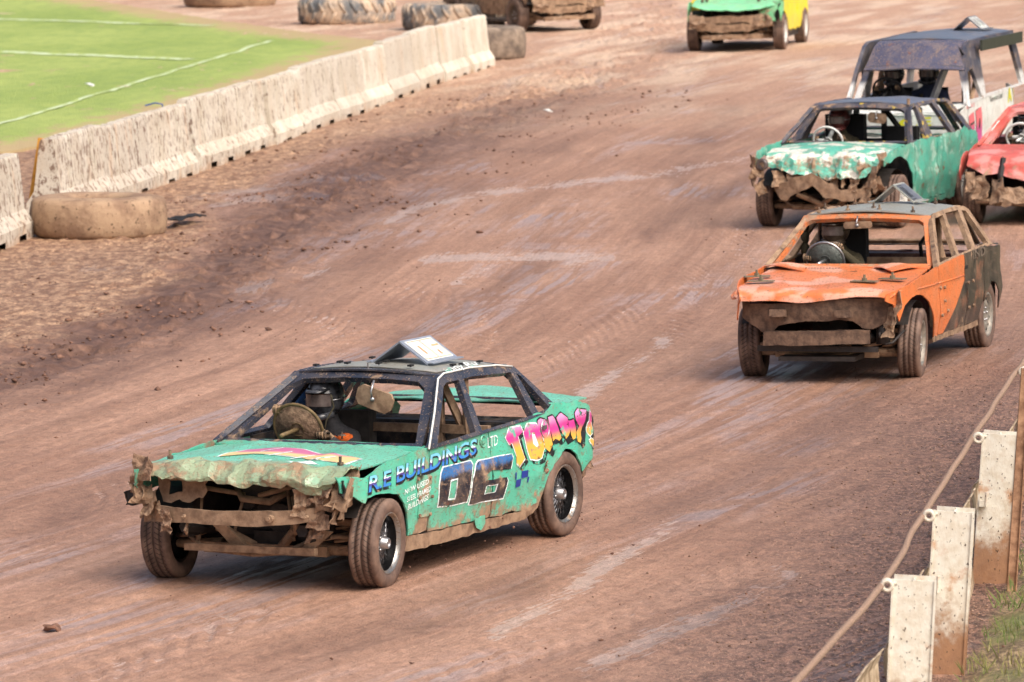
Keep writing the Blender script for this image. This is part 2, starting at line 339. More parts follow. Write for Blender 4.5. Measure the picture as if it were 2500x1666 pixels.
A('out',sst(.0,.15,seg(x,y,FENCE)+.12*fbm(P,2.5,9)))
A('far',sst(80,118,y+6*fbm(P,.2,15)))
A('dline',LD_); A('lline',LL_)
a=me.attributes.new('tuv','FLOAT_VECTOR','POINT'); a.data.foreach_set('vector',np.c_[u,y,x*0].astype(np.float32).ravel())
t=NT('reddish_dirt'); t.b.inputs['Specular IOR Level'].default_value=.5
c=t.co(); uv=t.n('Attribute',out=1,attribute_name='tuv')
pale,clod,edge,out,far=[t.attr(k) for k in('pale','clod','edge','out','far')]
su=lambda a,b:t.n('Mapping',{'Vector':uv,'Scale':(a,b,1)})
s1=t.noise(su(2.6,.10),1,5,.6); s2_=t.noise(su(9,.35),1,4,.6); s3=t.noise(su(.7,.09),1,4,.55,.4)
n1=t.noise(c,.55,5,.6); n2=t.noise(c,4.5,6,.65); n3=t.noise(t.co((26,13,20)),1,4,.7); n4=t.noise(t.co((85,55,60)),1,2,.6)
base=t.mix(t.mr(s1,.34,.66),srgb(148,114,94),srgb(176,139,117)); base=t.mix(t.mr(t.noise(c,.16,3,.5),.4,.62,0,.45),base,srgb(134,99,81))
base=t.mix(t.mr(s2_,.46,.74,0,.4),base,srgb(192,153,130))
base=t.mix(t.mr(n2,.5,.72,0,.45),base,srgb(116,82,66))
wet=t.ma('MULTIPLY',t.mr(s3,.47,.64),t.mr(n1,.36,.56)); wet=t.ma('MULTIPLY',wet,t.mr(s2_,.44,.54)); wet=t.ma('MULTIPLY',wet,t.ma('SUBTRACT',1,pale))
wet=t.ma('MULTIPLY',wet,t.ma('SUBTRACT',1,t.ma('MULTIPLY',clod,.8)))
base=t.mix(t.ma('MULTIPLY',wet,.85),base,srgb(174,152,148))  # wet clay patches, their pale lavender sky sheen painted into the colour
s5=t.noise(su(30,1.1),1,4,.65); llx=t.mr(t.ma('ADD',t.attr('lline'),t.ma('MULTIPLY',t.ma('SUBTRACT',t.ma('ADD',t.ma('MULTIPLY',s5,.5),t.ma('MULTIPLY',n2,.5)),.5),4.5)),.40,.80); llx=t.ma('MULTIPLY',llx,t.mr(t.attr('lline'),.03,.2))
base=t.mix(t.mr(s5,.36,.64,0,.24),base,srgb(126,89,70))
base=t.mix(t.ma('MULTIPLY',t.attr('dline'),.5),base,srgb(104,76,63)); base=t.mix(t.ma('MULTIPLY',llx,.60),base,srgb(200,176,164)); wet=t.ma('MAXIMUM',wet,t.ma('MULTIPLY',llx,.8))  # rut relief shade and pale wet glints painted into the colour as strokes
base=t.mix(t.ma('MULTIPLY',clod,t.mr(n2,.3,.6,.55,1.)),base,srgb(90,64,52))
pc=t.mix(t.mr(t.noise(t.co((5,2.2,5)),1.6,7,.75),.44,.58),srgb(130,98,76),srgb(186,152,122)); pc=t.mix(t.mr(n3,.42,.60,0,.6),pc,srgb(108,78,62))
base=t.mix(pale,base,pc)
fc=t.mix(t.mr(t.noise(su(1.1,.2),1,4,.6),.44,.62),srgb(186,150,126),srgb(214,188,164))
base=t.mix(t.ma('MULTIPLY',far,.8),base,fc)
ec=t.mix(t.mr(n3,.40,.62),srgb(62,45,40),srgb(132,100,86)); ec=t.mix(t.mr(n4,.63,.70),ec,srgb(196,170,150))
base=t.mix(t.ma('MULTIPLY',edge,t.mr(n2,.3,.55,.6,1.)),base,ec)
oc=t.mix(t.mr(n3,.4,.62),srgb(92,76,58),srgb(150,130,100)); oc=t.mix(t.mr(n1,.45,.6,0,.7),oc,srgb(96,112,56))
base=t.mix(out,base,oc)
g=t.ma('MULTIPLY',t.mr(n4,.30,.70,.86,1.12),t.mr(t.noise(t.co((14,7,10)),1,5,.7),.32,.68,.82,1.16)); mm=t.n('Mix',out=2,data_type='RGBA',blend_type='MULTIPLY'); nd=mm.node; nd.inputs[0].default_value=1.
gc=t.n('CombineColor',{0:g,1:g,2:g}); t.put(nd.inputs[6],base); t.put(nd.inputs[7],gc)
sp=t.mr(t.noise(t.co((42,20,30)),1,2,.5),.665,.70); base=t.mix(t.ma('MULTIPLY',sp,.45),mm,srgb(88,62,52))
b1=t.bump(n4,.6,.008); b2=t.bump(n3,.7,.025,b1); b3=t.bump(s5,.5,.02,t.bump(s2_,.25,.03,b2))
t.set(Base_Color=base,Roughness=t.mr(wet,.1,.9,.62,.30),Normal=b3)
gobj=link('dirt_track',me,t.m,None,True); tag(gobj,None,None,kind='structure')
gobj.name='dirt_track'
# ------------------------------------------------------------------ football pitch inside the track
def zg(x,y,d=.0): return gz(x)+.03+d
pit=[(-7.6,85.6),(-6.9,87.6),(-5.6,96),(-4.2,107),(-3.0,117),(-2.75,120.6),(-3.4,122.8),(-4.6,125.9),(-6.9,133.7),(-10.6,147.5),(-18,180),(-60,240),(-60,84),(-12,84.2)]
t=NT('pitch_grass'); c=t.co(); e=t.attr('mud'); n1=t.noise(t.co((.35,.12,1)),1,5,.6); n2=t.noise(t.co((3,1,1)),1,6,.7); n3=t.noise(t.co((30,9,1)),1,3,.6)
x_=t.mix(t.mr(n1,.35,.65),srgb(132,154,72),srgb(158,174,92)); x_=t.mix(t.mr(n2,.35,.7,0,.55),x_,srgb(100,132,66)); x_=t.mix(t.mr(n3,.35,.7,0,.35),x_,srgb(172,182,110))
x_=t.mix(t.mr(t.ma('ADD',e,t.ma('MULTIPLY',t.ma('SUBTRACT',n2,.5),1.6)),.3,.75,0,.85),x_,srgb(178,152,118))
M['grass']=t.set(Base_Color=x_,Roughness=.9,Normal=t.bump(n3,.8,.05))
def pm(V):
    d=np.full(len(V),9.); L=dens(pit,.5)
    for p_ in L[np.abs(L[:,0])<14]: d=np.minimum(d,np.hypot(V[:,0]-p_[0],(V[:,1]-p_[1])*.35))
    return np.clip(1-d/1.8,0,1)
g1=sheet('grass_pitch',pit,lambda p:np.c_[p,zg(p[:,0],0)+.03*fbm(p,.7,4)],M['grass'],sp=1.1,bsp=.35,jag=.09,th=.05,mud=pm); tag(g1,None,None,kind='structure')
def line(a,b,wd,lab):
    a,b=np.array(a,float),np.array(b,float); L=np.linalg.norm(b-a); d=(b-a)/L; n=np.array([-d[1],d[0]])
    N=int(L/.5); V=[];F=[]
    for i in range(N+1):
        p=a+d*L*i/N+n*.03*vn(np.array([[i*.37,0]]),1,3)[0]
        for s in(-1,1): q_=p+n*s*wd/2; V.append((*q_,zg(q_[0],0,.03*fbm(np.array([q_]),.7,4)[0]+.012)))
    for i in range(N): F.append((2*i,2*i+1,2*i+3,2*i+2))
    mb=MB().add(V,F); o=mb.build('pitch_line',M['chalk']); tag(o,None,None,kind='structure')
t=NT('worn_chalk_line'); c=t.co((3,.8,1)); n=t.noise(c,1.2,5,.7); M['chalk']=t.set(Base_Color=t.mix(t.mr(n,.45,.62),srgb(192,208,168),srgb(158,178,100)),Roughness=.9)
line((-10.2,75.5),(-8.35,92.8),.11,''); line((-8.35,92.8),(-5.15,121.8),.11,''); line((-13.0,122.5),(-6.5,114.0),.45,''); line((-18,144),(-6.9,130.5),.4,'')
# ================================================================== CONCRETE BARRIERS
t=NT('splattered_white_concrete'); c=t.co()
cc=t.n('VectorMath',{0:c,1:t.n('ObjectInfo',out=0)},operation='ADD')
n1=t.noise(cc,1.6,6,.6); st=t.noise(t.n('Mapping',{'Vector':cc,'Scale':(13,13,8)}),1,6,.7); big=t.noise(t.n('Mapping',{'Vector':cc,'Scale':(3,3,.6)}),1,4,.6); ff=t.noise(cc,40,3,.6)
x_=t.mix(t.mr(n1,.35,.65),srgb(196,186,168),srgb(216,210,196)); rnd=t.n('ObjectInfo',out=5); x_=t.mix(t.ma('MULTIPLY',rnd,.6),x_,srgb(176,168,156)); x_=t.mix(t.mr(big,.56,.70,0,.5),x_,srgb(206,170,134))
amt=t.attr('mud'); x_=t.mix(t.mr(t.ma('ADD',st,t.ma('MULTIPLY',amt,.11)),.62,.68,0,.85),x_,srgb(104,76,62)); x_=t.mix(t.mr(t.ma('ADD',ff,t.ma('MULTIPLY',amt,.08)),.64,.72,0,.5),x_,srgb(136,102,82))
z=t.n('SeparateXYZ',{0:c},out=2); x_=t.mix(t.mr(t.ma('ADD',z,t.ma('MULTIPLY',n1,.3)),.12,.28,.75,0),x_,srgb(176,146,120))
M['concrete']=t.set(Base_Color=x_,Roughness=.85,Normal=t.bump(t.ma('ADD',t.ma('MULTIPLY',ff,.4),n1),.5,.02))
def barrier(p0,p1,lab,seed,wet):
    p0,p1=np.array(p0),np.array(p1); L=np.linalg.norm(p1-p0); d=(p1-p0)/L; ang=math.atan2(d[1],d[0])
    m=Matrix.Translation((p0[0],p0[1],gz(p0[0])-.02+.022*math.sin(seed*1.9)))@Matrix.Rotation(ang+.008*math.sin(seed*3.1),4,'Z')@Matrix.Rotation(.006*math.sin(seed*5.),4,'Y')
    cuts=[]; o_=.15*math.sin(seed*2.3); nt=[(L*.22+o_,L*.22+.42+o_),(L*.66+o_,L*.66+.42+o_)]; sl=[(L*.24,.022),(L*.31,.022),(L*.72,.022),(L*.79,.022)]
    S={0.,L}
    for a,b in nt: S|={a,b,a+.001,b+.001}
    for a,wd in sl: S|={a-wd,a-wd+.004,a+wd-.004,a+wd}
    S|=set(np.arange(.12,L,.12)); S=sorted(s for s in S if 0<=s<=L)
    prof=[(-.27,0),(-.27,.09),(-.27,.20),(-.25,.235),(-.165,.36),(-.135,.6),(-.11,.85),(-.09,1.0),(-.075,1.03),(.075,1.03),(.09,1.0),(.11,.85),(.135,.6),(.165,.36),(.25,.235),(.27,.20),(.27,.09),(.27,0)]
    n=len(prof); V=[]
    for s in S:
        inn=any(a<s<=b for a,b in nt); isl=any(a-wd<s<a+wd for a,wd in sl)
        for (yy,zz) in prof:
            if inn and zz<.09: zz=.089
            if isl and zz>.55: yy*=.45
            if zz>1 and isl: zz-=.02
            V.append((s,yy,zz))
    V=np.array(V); V[:,1]+=.008*fbm(V+seed*7,3,seed); V[:,2]+=.012*fbm(V+seed*3,1.5,seed+2)*(V[:,2]>.3); 
    chip=np.clip(vn(V+seed,7,seed+4)-.35,0,1)*(V[:,2]>.95); V[:,2]-=chip*.06
    F=[(i*n+k,i*n+k+1,(i+1)*n+k+1,(i+1)*n+k) for i in range(len(S)-1) for k in range(n-1)]+[tuple(range(n))[::-1],tuple((len(S)-1)*n+k for k in range(n))]
    o=mk('concrete_barrier',V,F,M['concrete'],None,False,np.full(len(V),wet)); o.matrix_world=m
    tag(o,lab,'barrier','white concrete barriers along the infield'); return o
A0=np.array([-5.63-.27,72.0]); B0=np.array([-.31-.27,109.8]); NB=13; ORD='second third fourth fifth sixth seventh eighth ninth tenth eleventh twelfth'.split()
for i in range(NB):
    lab={0:'mud speckled white concrete barrier with orange stained end beside the leaning yellow plank',NB-1:'pale concrete barrier at the far end of the long row, beside a half hidden tyre'}.get(i,'white concrete barrier, %s from the near end of the long barrier row'%(ORD[i-1] if i<NB-1 else ''))
    a=A0+(B0-A0)*i/NB; b=A0+(B0-A0)*((i+1)/NB)-(B0-A0)/np.linalg.norm(B0-A0)*.07; j=.045*rng.normal(size=2)
    barrier(a+j,b+j,lab,i+1,.95-.07*i)
barrier((-6.42,66.35),(-6.08,69.25),'white concrete barrier cut off by the left edge, in front of the flat tractor tyre',31,.9)
mb=MB(); mb.box((0,0,.5),(.15,.035,1.05)); pk=mb.build('wooden_plank',plain('ochre_plank_paint',srgb(196,140,50),.7,0,.3,8,.4,.004)); pk.matrix_world=Matrix.Translation((-6.13,72.5,gz(-6)))@Matrix.Rotation(RAD(9),4,'Y')
tag(pk,'yellow ochre plank leaning behind the left end of the long barrier row','plank')
mb=MB(); mb.tube([(-.14,0,.0),(0,0,.04),(.1,0,.02),(.13,0,-.2)],.012,6); o=mb.build('blue_strap',plain('blue_strap',srgb(60,90,150),.6)); o.matrix_world=Matrix.Translation((-5.02,80.0,.88))@Matrix.Rotation(RAD(0),4,'Z'); tag(o,'thin blue strap hung over the top of a white barrier','strap')
# ================================================================== TRACTOR TYRES
def bigtyre(x,y,R,Wd,lugs,lab,mat,seed,rot=0.,tilt=(0,0)):
    prof=[]; r0=R*.46
    half=[(r0,.10),(r0+.02,.04),(R*.62,.0),(R*.86,.01),(R*.955,.05),(R*.99,.14)]
    prof=[(Wd*zz/1.,rr) for rr,zz in half]; prof+=[(Wd*.35,R*1.012),(Wd*.5,R*1.015),(Wd*.65,R*1.012)]; prof+=[(Wd*(1-zz),rr) for rr,zz in half[::-1]]
    mb=MB().lathe(prof,72,'z',closed=True); V=np.array(mb.v); mb.v=V
    V+=.012*np.c_[fbm(V+seed,3,seed),fbm(V+seed,3,seed+1),fbm(V,3,seed+2)]; mb.v=[tuple(v) for v in V]
    if lugs:
        for k in range(lugs):
            for sgn,z0,z1 in ((1,.03,.5),(-1,.5,.97)):
                a=2*PI*(k+(.5 if sgn<0 else 0))/lugs; P_=[]
                for s in np.linspace(0,1,4):
                    aa=a+sgn*s*.16; rr=R*(.93 if (s==0 and sgn>0) or (s==1 and sgn<0) else 1.01); P_.append((rr*math.cos(aa),rr*math.sin(aa),Wd*(z0+(z1-z0)*s)))
                mb.tube(P_,.045,4)
    o=mb.build('tractor_tyre',mat,None,True); o.matrix_world=Matrix.Translation((x,y,gz(x)-.02))@Matrix.Rotation(RAD(tilt[0]),4,'X')@Matrix.Rotation(RAD(tilt[1]),4,'Y')@Matrix.Rotation(rot,4,'Z')
    tag(o,lab,'tyre','old tractor tyres laid flat by the infield'); return o
bigtyre(-5.06,69.5,.83,.50,0,'mud caked tractor tyre lying flat in front of the near barrier gap',M['bigtyre'],3)
bigtyre(-7.1,143.4,1.16,.62,0,'pale tractor tyre cut off by the top edge, leftmost of the far tyres',M['bigtyre'],5)
bigtyre(-3.8,131.2,1.08,.60,26,'dark lugged tractor tyre lying flat at the top, between two other tyres',M['bigtyreb'],8)
bigtyre(-1.3,126.6,1.1,.60,26,'lugged tractor tyre partly hidden behind the far barrier tops',M['bigtyreb'],9,.4)
bigtyre(-.55,112.6,.82,.66,0,'grey worn tyre tucked behind the far end of the barrier row',plain('grey_tyre',srgb(112,98,88),.85,0,.35,5,.6,.01,col2=srgb(146,130,114)),12)
# ================================================================== OUTER FENCE: steel posts, rope, deflector plates
t=NT('rusty_white_post_paint'); c=t.co(); z=t.n('SeparateXYZ',{0:c},out=2); oc=t.n('VectorMath',{0:c,1:t.n('ObjectInfo',out=0)},operation='ADD')
n1=t.noise(oc,3.2,6,.65); n2=t.noise(oc,16,5,.65); n3=t.noise(t.n('Mapping',{'Vector':oc,'Scale':(60,60,34)}),1,3,.5)
x_=t.mix(t.mr(n2,.35,.7),srgb(224,220,208),srgb(208,198,180)); x_=t.mix(t.mr(n1,.54,.66,0,.75),x_,srgb(186,128,78))
lo=t.ma('SUBTRACT',t.ma('ADD',n1,t.ma('MULTIPLY',n2,.35)),t.ma('MULTIPLY',z,1.0)); x_=t.mix(t.mr(lo,.18,.50,0,.95),x_,t.mix(n2,srgb(120,78,50),srgb(176,132,96)))
x_=t.mix(t.mr(n3,.655,.70),x_,srgb(74,56,44)); M['post']=t.set(Base_Color=x_,Roughness=.6,Normal=t.bump(t.ma('ADD',n2,n3),.4,.006))
M['plate']=plain('rusty_cream_plate',srgb(158,128,98),.6,.1,.35,9,.5,.006,col2=srgb(206,188,160))
M['rope']=plain('dirty_rope',srgb(150,124,106),.9,0,.35,90,.9,.004); M['knot']=plain('white_paint_rope_loop',srgb(216,206,190),.8,0,.2,60,.8,.004)
PO=[(1.47,27.3),(2.16,30.85),(2.59,33.75),(3.20,37.7),(3.86,41.85),(4.56,46.1)]
def along(i): a=np.array(PO[max(i-1,0)]);b=np.array(PO[min(i+1,len(PO)-1)]); d=(b-a)/np.linalg.norm(b-a); return d
PL=[None,'front steel post, its white top lowest and nearest, cut off by the bottom edge','tall white steel post with brown stained base, second from the bottom','white steel post standing clear above grass, third from the bottom','steel post cut off by the right edge below the orange car',None]
for i,(px,py) in enumerate(PO):
    if i in (0,5): continue
    mb=MB(); W_=.23; H_=.99; 
    for (yy,th) in ((0,.014),(.19,.014)):
        mb.box((0,yy,H_/2-.1),(W_,th,H_+.2))
    mb.box((0,.095,H_/2-.1),(.012,.178,H_+.18)); mb.box((-W_/2-.001,-.006,H_/2-.1),(.012,.024,H_+.205)); mb.box((W_/2+.001,-.006,H_/2-.1),(.012,.024,H_+.205))
    if i in(2,3): mb.box((-W_/2+.03,-.03,.52),(.05,.05,.04)).tube([(-W_/2+.05,-.05,.5),(-W_/2+.05,-.05,.6)],.014,6)
    o=mb.build('fence_post',M['post'],dis=lambda V:.003*np.c_[vn(V,4,1),vn(V,4,2),vn(V,2,3)]); 
    o.matrix_world=Matrix.Translation((px,py,gz(px)))@Matrix.Rotation(RAD(-9+3*(i%2)),4,'Z')@Matrix.Rotation(RAD([0,2.2,2.8,3.2,4.,4][i]),4,'Y')
    tag(o,PL[i],'post','white steel posts of the outer fence')
    k=MB(); cx=-.145
    for s in (-.022,0.,.02): k.lathe([(s*1.0+.013*math.sin(a),.027+.012*math.cos(a)) for a in np.linspace(0,2*PI,7)[:-1]],14,'y',(cx,.0,.955+.004*s),closed=True)
    k.tube([(cx+.02,0,.965),(cx+.05,0,.97),(-.10,.0,.96)],.014,6)
    k.build('rope_loop',M['knot'],o,True)
R_=[]; 
for i in range(len(PO)):
    px,py=PO[i]; p=np.array([px-.145,py,gz(px)+.955]); R_.append(p)
path=[]
for a,b in zip(R_[:-1],R_[1:]):
    for s in np.linspace(0,1,14)[:-1]: q_=a+(b-a)*s; q_=q_+np.array([.01*vn(np.array([[q_[1]*1.3,0]]),1,4)[0],0,-.012*4*s*(1-s)]); path.append(q_)
path.append(R_[-1]); a,b=R_[0],R_[1]; path=[a+(a-b)*.6]+path
o=MB().tube(path,.0195,10).build('fence_rope',M['rope'],None,True); tag(o,'dirty thick rope strung along the outer fence through the post loops','rope')
for i in range(len(PO)-1):
    a=np.array(PO[i]);b=np.array(PO[i+1]); d=(b-a)/np.linalg.norm(b-a); n=np.array([-d[1],d[0]])
    prof=[(.10,.0),(.13,.18),(.11,.26),(.11,.38),(.14,.46),(.15,.56),(.13,.62),(.115,.64)]
    st=[-.1,.15]+list(np.linspace(.3,.95,5)); V=[];F=[]; L=np.linalg.norm(b-a)
    N=12; m_=len(prof)
    for j in range(N+1):
        q_=a+d*(.16+ (L-.30)*j/N); 
        for (of,zz) in prof: r_=q_+n*(of+.012*vn(np.array([[q_[1]*2,zz*3]]),1,i)[0]); V.append((*r_,gz(r_[0])+zz+.02*vn(np.array([[q_[1]*1.4,0]]),1,i+5)[0]))
    F=[(j*m_+k,j*m_+k+1,(j+1)*m_+k+1,(j+1)*m_+k) for j in range(N) for k in range(m_-1)]
    V=np.array(V); nv=len(V); V=np.r_[V,V+np.array([n[0],n[1],0])*-.012]; F+=[tuple(k+nv for k in f[::-1]) for f in F]
    F+=[(j*m_+m_-1,j*m_+m_-1+nv,(j+1)*m_+m_-1+nv,(j+1)*m_+m_-1) for j in range(N)]+[(k,k+1,k+1+nv,k+nv) for k in range(m_-1)]+[(N*m_+k,N*m_+k+nv,N*m_+k+1+nv,N*m_+k+1) for k in range(m_-1)]
    o=mk('deflector_plate',V,F,M['plate'],None,False); tag(o,['bent cream steel plate at the bottom edge, left of the front post','bent steel plate running between the two nearest fence posts','bent rusty steel plate between second and third fence posts','bent steel plate behind the third post, towards the right edge','bent steel plate beyond the post at the right edge'][i],'barrier plate','steel plates between the fence posts')
b=MB(); b.box((0,0,.72),(.055,.05,1.5)); b.box((.03,-.01,.72),(.008,.07,1.5)); o=b.build('slim_upright',plain('rusty_brown_upright',srgb(150,108,80),.7,.1,.35,14,.5,.005,col2=srgb(182,142,112))); o.matrix_world=Matrix.Translation((3.30,37.3,gz(3.3)))@Matrix.Rotation(RAD(3.2),4,'Y'); tag(o,'slim rusty brown steel upright standing right of the third white post','upright')
# grass tufts and litter on the bank outside the fence
V=[];F=[]
R2=np.random.default_rng(5); n=0
while n<5000:
    yy=R2.uniform(27,45); xf=np.interp(yy,[p[1] for p in PO],[p[0] for p in PO]); xx=xf+.12+abs(R2.normal())*.9
    if vn(np.array([[xx,yy]]),1.9,77)[0]+.35*R2.normal()<.12: 
        if R2.random()<.93: continue
    h=R2.uniform(.03,.13); a=R2.uniform(0,2*PI); l=R2.normal(0,.35,2)*h; w_=.004; z0=gz(xx)+.04
    o=len(V); V+=[(xx-w_*math.cos(a),yy-w_*math.sin(a),z0),(xx+w_*math.cos(a),yy+w_*math.sin(a),z0),(xx+l[0]*.5+w_*.7,yy+l[1]*.5,z0+h*.6),(xx+l[0],yy+l[1],z0+h)]; F+=[(o,o+1,o+2),(o,o+2,o+3)]; n+=1
t=NT('bank_grass_blades'); n_=t.noise(t.co(),1.3,4); M['blade']=t.set(Base_Color=t.mix(t.mr(n_,.4,.6),srgb(92,112,56),srgb(150,142,92)),Roughness=.7)
o=mk('bank_grass',V,F,M['blade']); tag(o,'rough grass growing on the bank outside the fence posts','grass',kind='stuff')
# loose clods scattered over the dirt
def clods(name,N,samp,mat,lab,smin,smax,seed):
    R=np.random.default_rng(seed); base=np.array([(1,0,0),(-1,0,0),(0,1,0),(0,-1,0),(0,0,1),(0,0,-.6),(.6,.6,.55),(-.6,.6,.5),(.6,-.6,.5),(-.6,-.6,.55)],float)
    bm=bmesh.new(); 
    for v in base: bm.verts.new(v)
    bmesh.ops.convex_hull(bm,input=bm.verts); bm.verts.ensure_lookup_table(); bv=np.array([v.co[:] for v in bm.verts]); bf=[[v.index for v in f.verts] for f in bm.faces]; bm.free()
    pts=samp(R,N); N=len(pts); s=smin+(smax-smin)*R.random(N)**5; V=np.empty((N,len(bv),3)); rot=R.uniform(0,2*PI,N)
    J=bv[None]*(1+.3*R.normal(size=(N,len(bv),1))); 
    V[:,:,0]=J[:,:,0]*np.cos(rot)[:,None]-J[:,:,1]*np.sin(rot)[:,None]; V[:,:,1]=J[:,:,0]*np.sin(rot)[:,None]+J[:,:,1]*np.cos(rot)[:,None]; V[:,:,2]=J[:,:,2]*.7
    V*=s[:,None,None]; z=gz(pts[:,0])+relief(pts[:,0],pts[:,1])+s*.25; V+=np.c_[pts,z][:,None,:]
    F=(np.array(bf)[None]+np.arange(N)[:,None,None]*len(bv)).reshape(-1,3)
    me=bpy.data.meshes.new(name); me.vertices.add(N*len(bv)); me.vertices.foreach_set('co',V.reshape(-1).astype(np.float32)); nf=len(F); me.loops.add(nf*3); me.loops.foreach_set('vertex_index',F.ravel().astype(np.int32)); me.polygons.add(nf); me.polygons.foreach_set('loop_start',(np.arange(nf)*3).astype(np.int32)); me.polygons.foreach_set('loop_total',np.full(nf,3,np.int32)); me.update(calc_edges=True)
    o=link(name,me,mat,None,False); tag(o,lab,'clods',kind='stuff'); return o
def sb(R,N):
    yy=R.uniform(44,100,N*3); yy=yy; xx=np.interp(yy,[p[1] for p in CLOD],[p[0] for p in CLOD])+R.normal(0,.8+.012*(yy-44),N*3); k=vn(np.c_[xx,yy],1.1,9)+.2*R.normal(size=N*3)>.25; return np.c_[xx,yy][k][:N]
def st_(R,N): yy=R.uniform(30,75,N)**1.; return np.c_[R.uniform(-.16,.13,N)*yy*1.1,yy]
def se(R,N): yy=R.uniform(27,52,N); return np.c_[np.interp(yy,[p[1] for p in FENCE],[p[0] for p in FENCE])-np.abs(R.normal(0,.9,N)),yy]
M['clod']=plain('dark_clay_clod',srgb(98,68,55),.85,0,.35,9,.5,.01,col2=srgb(140,104,86)); M['pebble']=plain('clay_pebble',srgb(112,82,70),.8,0,.45,3,.3,.004,col2=srgb(176,146,126))
clods('clay_clods',2600,sb,M['clod'],'dark clay clods thrown up along the inner side of the track',.006,.042,1)
clods('small_clods',900,st_,M['clod'],'small loose clods scattered across the racing surface',.004,.018,2)
clods('gravel_crumbs',9000,se,M['pebble'],'loose gravel crumbs along the foot of the outer fence',.003,.012,3)
# litter
def rag(name,lab,cat,p,sz,mat,seed,h=.05):
    s=sheet(name,[(-sz[0]/2,-sz[1]/2),(sz[0]/2,-sz[1]/2),(sz[0]/2,sz[1]/2),(-sz[0]/2,sz[1]/2)],lambda q:np.c_[q,h*(crumple(np.c_[q,q[:,0]*0],4,seed)*.5+.5)+.02],mat,sp=.03,jag=.02,th=.012)
    s.matrix_world=Matrix.Translation((p[0],p[1],gz(p[0])+.02))@Matrix.Rotation(p[2],4,'Z'); tag(s,lab,cat); return s
rag('rubber_scrap','torn black rubber strip lying on the dirt right of the flat tyre','scrap',(-4.1,70.6,1.15),(.95,.22),M['blackflat'],4,.10)
rag('white_litter','tiny white scrap of litter lying on the track below the far tyres','litter',(.58,92.7,.3),(.09,.3),M['white'],6,.06)
b=MB()
b.sph((0,0,.0),.055,26,16,(1.,1.8,.16))
o=b.build('mud_lump',M['clod'],dis=lambda V:.03*np.c_[vn(V,18,1),vn(V,18,2),vn(V,24,3)]); o.location=(-2.97,36.4,gz(-2.97)+.01); tag(o,'small dark mud lump at the lower left of the track','mud lump')
rag('pitch_litter','small white scrap lying on the green grass pitch','litter',(-7.75,104.5,.3),(.1,.3),M['white'],9,.07)
# ================================================================== CAR BUILDING KIT
t=NT('car_tyre_rubber'); c=t.co(); sx=t.n('SeparateXYZ',{0:c},out=0); sy=t.n('SeparateXYZ',{0:c},out=1); sz=t.n('SeparateXYZ',{0:c},out=2)
ang=t.ma('ARCTAN2',sz,sx); ay=t.ma('ABSOLUTE',sy); ph=t.ma('FRACT',t.ma('ADD',t.ma('MULTIPLY',ang,52/(2*PI)),t.ma('MULTIPLY',ay,17.)))
r2=t.ma('SQRT',t.ma('ADD',t.ma('MULTIPLY',sx,sx),t.ma('MULTIPLY',sz,sz)))
sip=t.ma('MULTIPLY',t.ma('LESS_THAN',ph,.2),t.ma('MULTIPLY',t.ma('LESS_THAN',ay,.066),t.ma('GREATER_THAN',ay,.012))); sip=t.ma('MULTIPLY',sip,t.ma('GREATER_THAN',r2,.28))
grv=t.mr(r2,.291,.300,.75,0.); grv=t.ma('MULTIPLY',grv,t.ma('LESS_THAN',ay,.07))
a=t.noise(c,7,6,.65); col=t.mix(t.mr(a,.35,.7),srgb(84,66,58),srgb(128,104,90)); col=t.mix(t.ma('MAXIMUM',t.ma('MULTIPLY',sip,.8),grv),col,srgb(34,28,26))
M['cartyre']=t.set(Base_Color=col,Roughness=.72,Normal=t.bump(t.noise(c,50,4),.3,.003))
M['rimblack']=plain('black_rim',srgb(22,22,24),.25,.4,.2,20,.1,.002); M['spoke']=plain('dark_wire_spoke',srgb(104,104,108),.25,.8,.3,20,.1,.002); M['rimgrey']=plain('grey_steel_rim',srgb(132,132,126),.5,.2,.3,18,.5,.004,col2=srgb(160,150,138)); M['rimwhite']=plain('white_rim',srgb(206,206,200),.4,.1,.2,18,.3,.003)
M['rimmud']=plain('mud_covered_rim',srgb(92,76,64),.7,.1,.35,20,.6,.005)
WH={}
M['dirtychrome']=paint('dusty_chrome_lip',srgb(150,150,148),.3,.8,mud=.30,fleck=.8,rust=0)
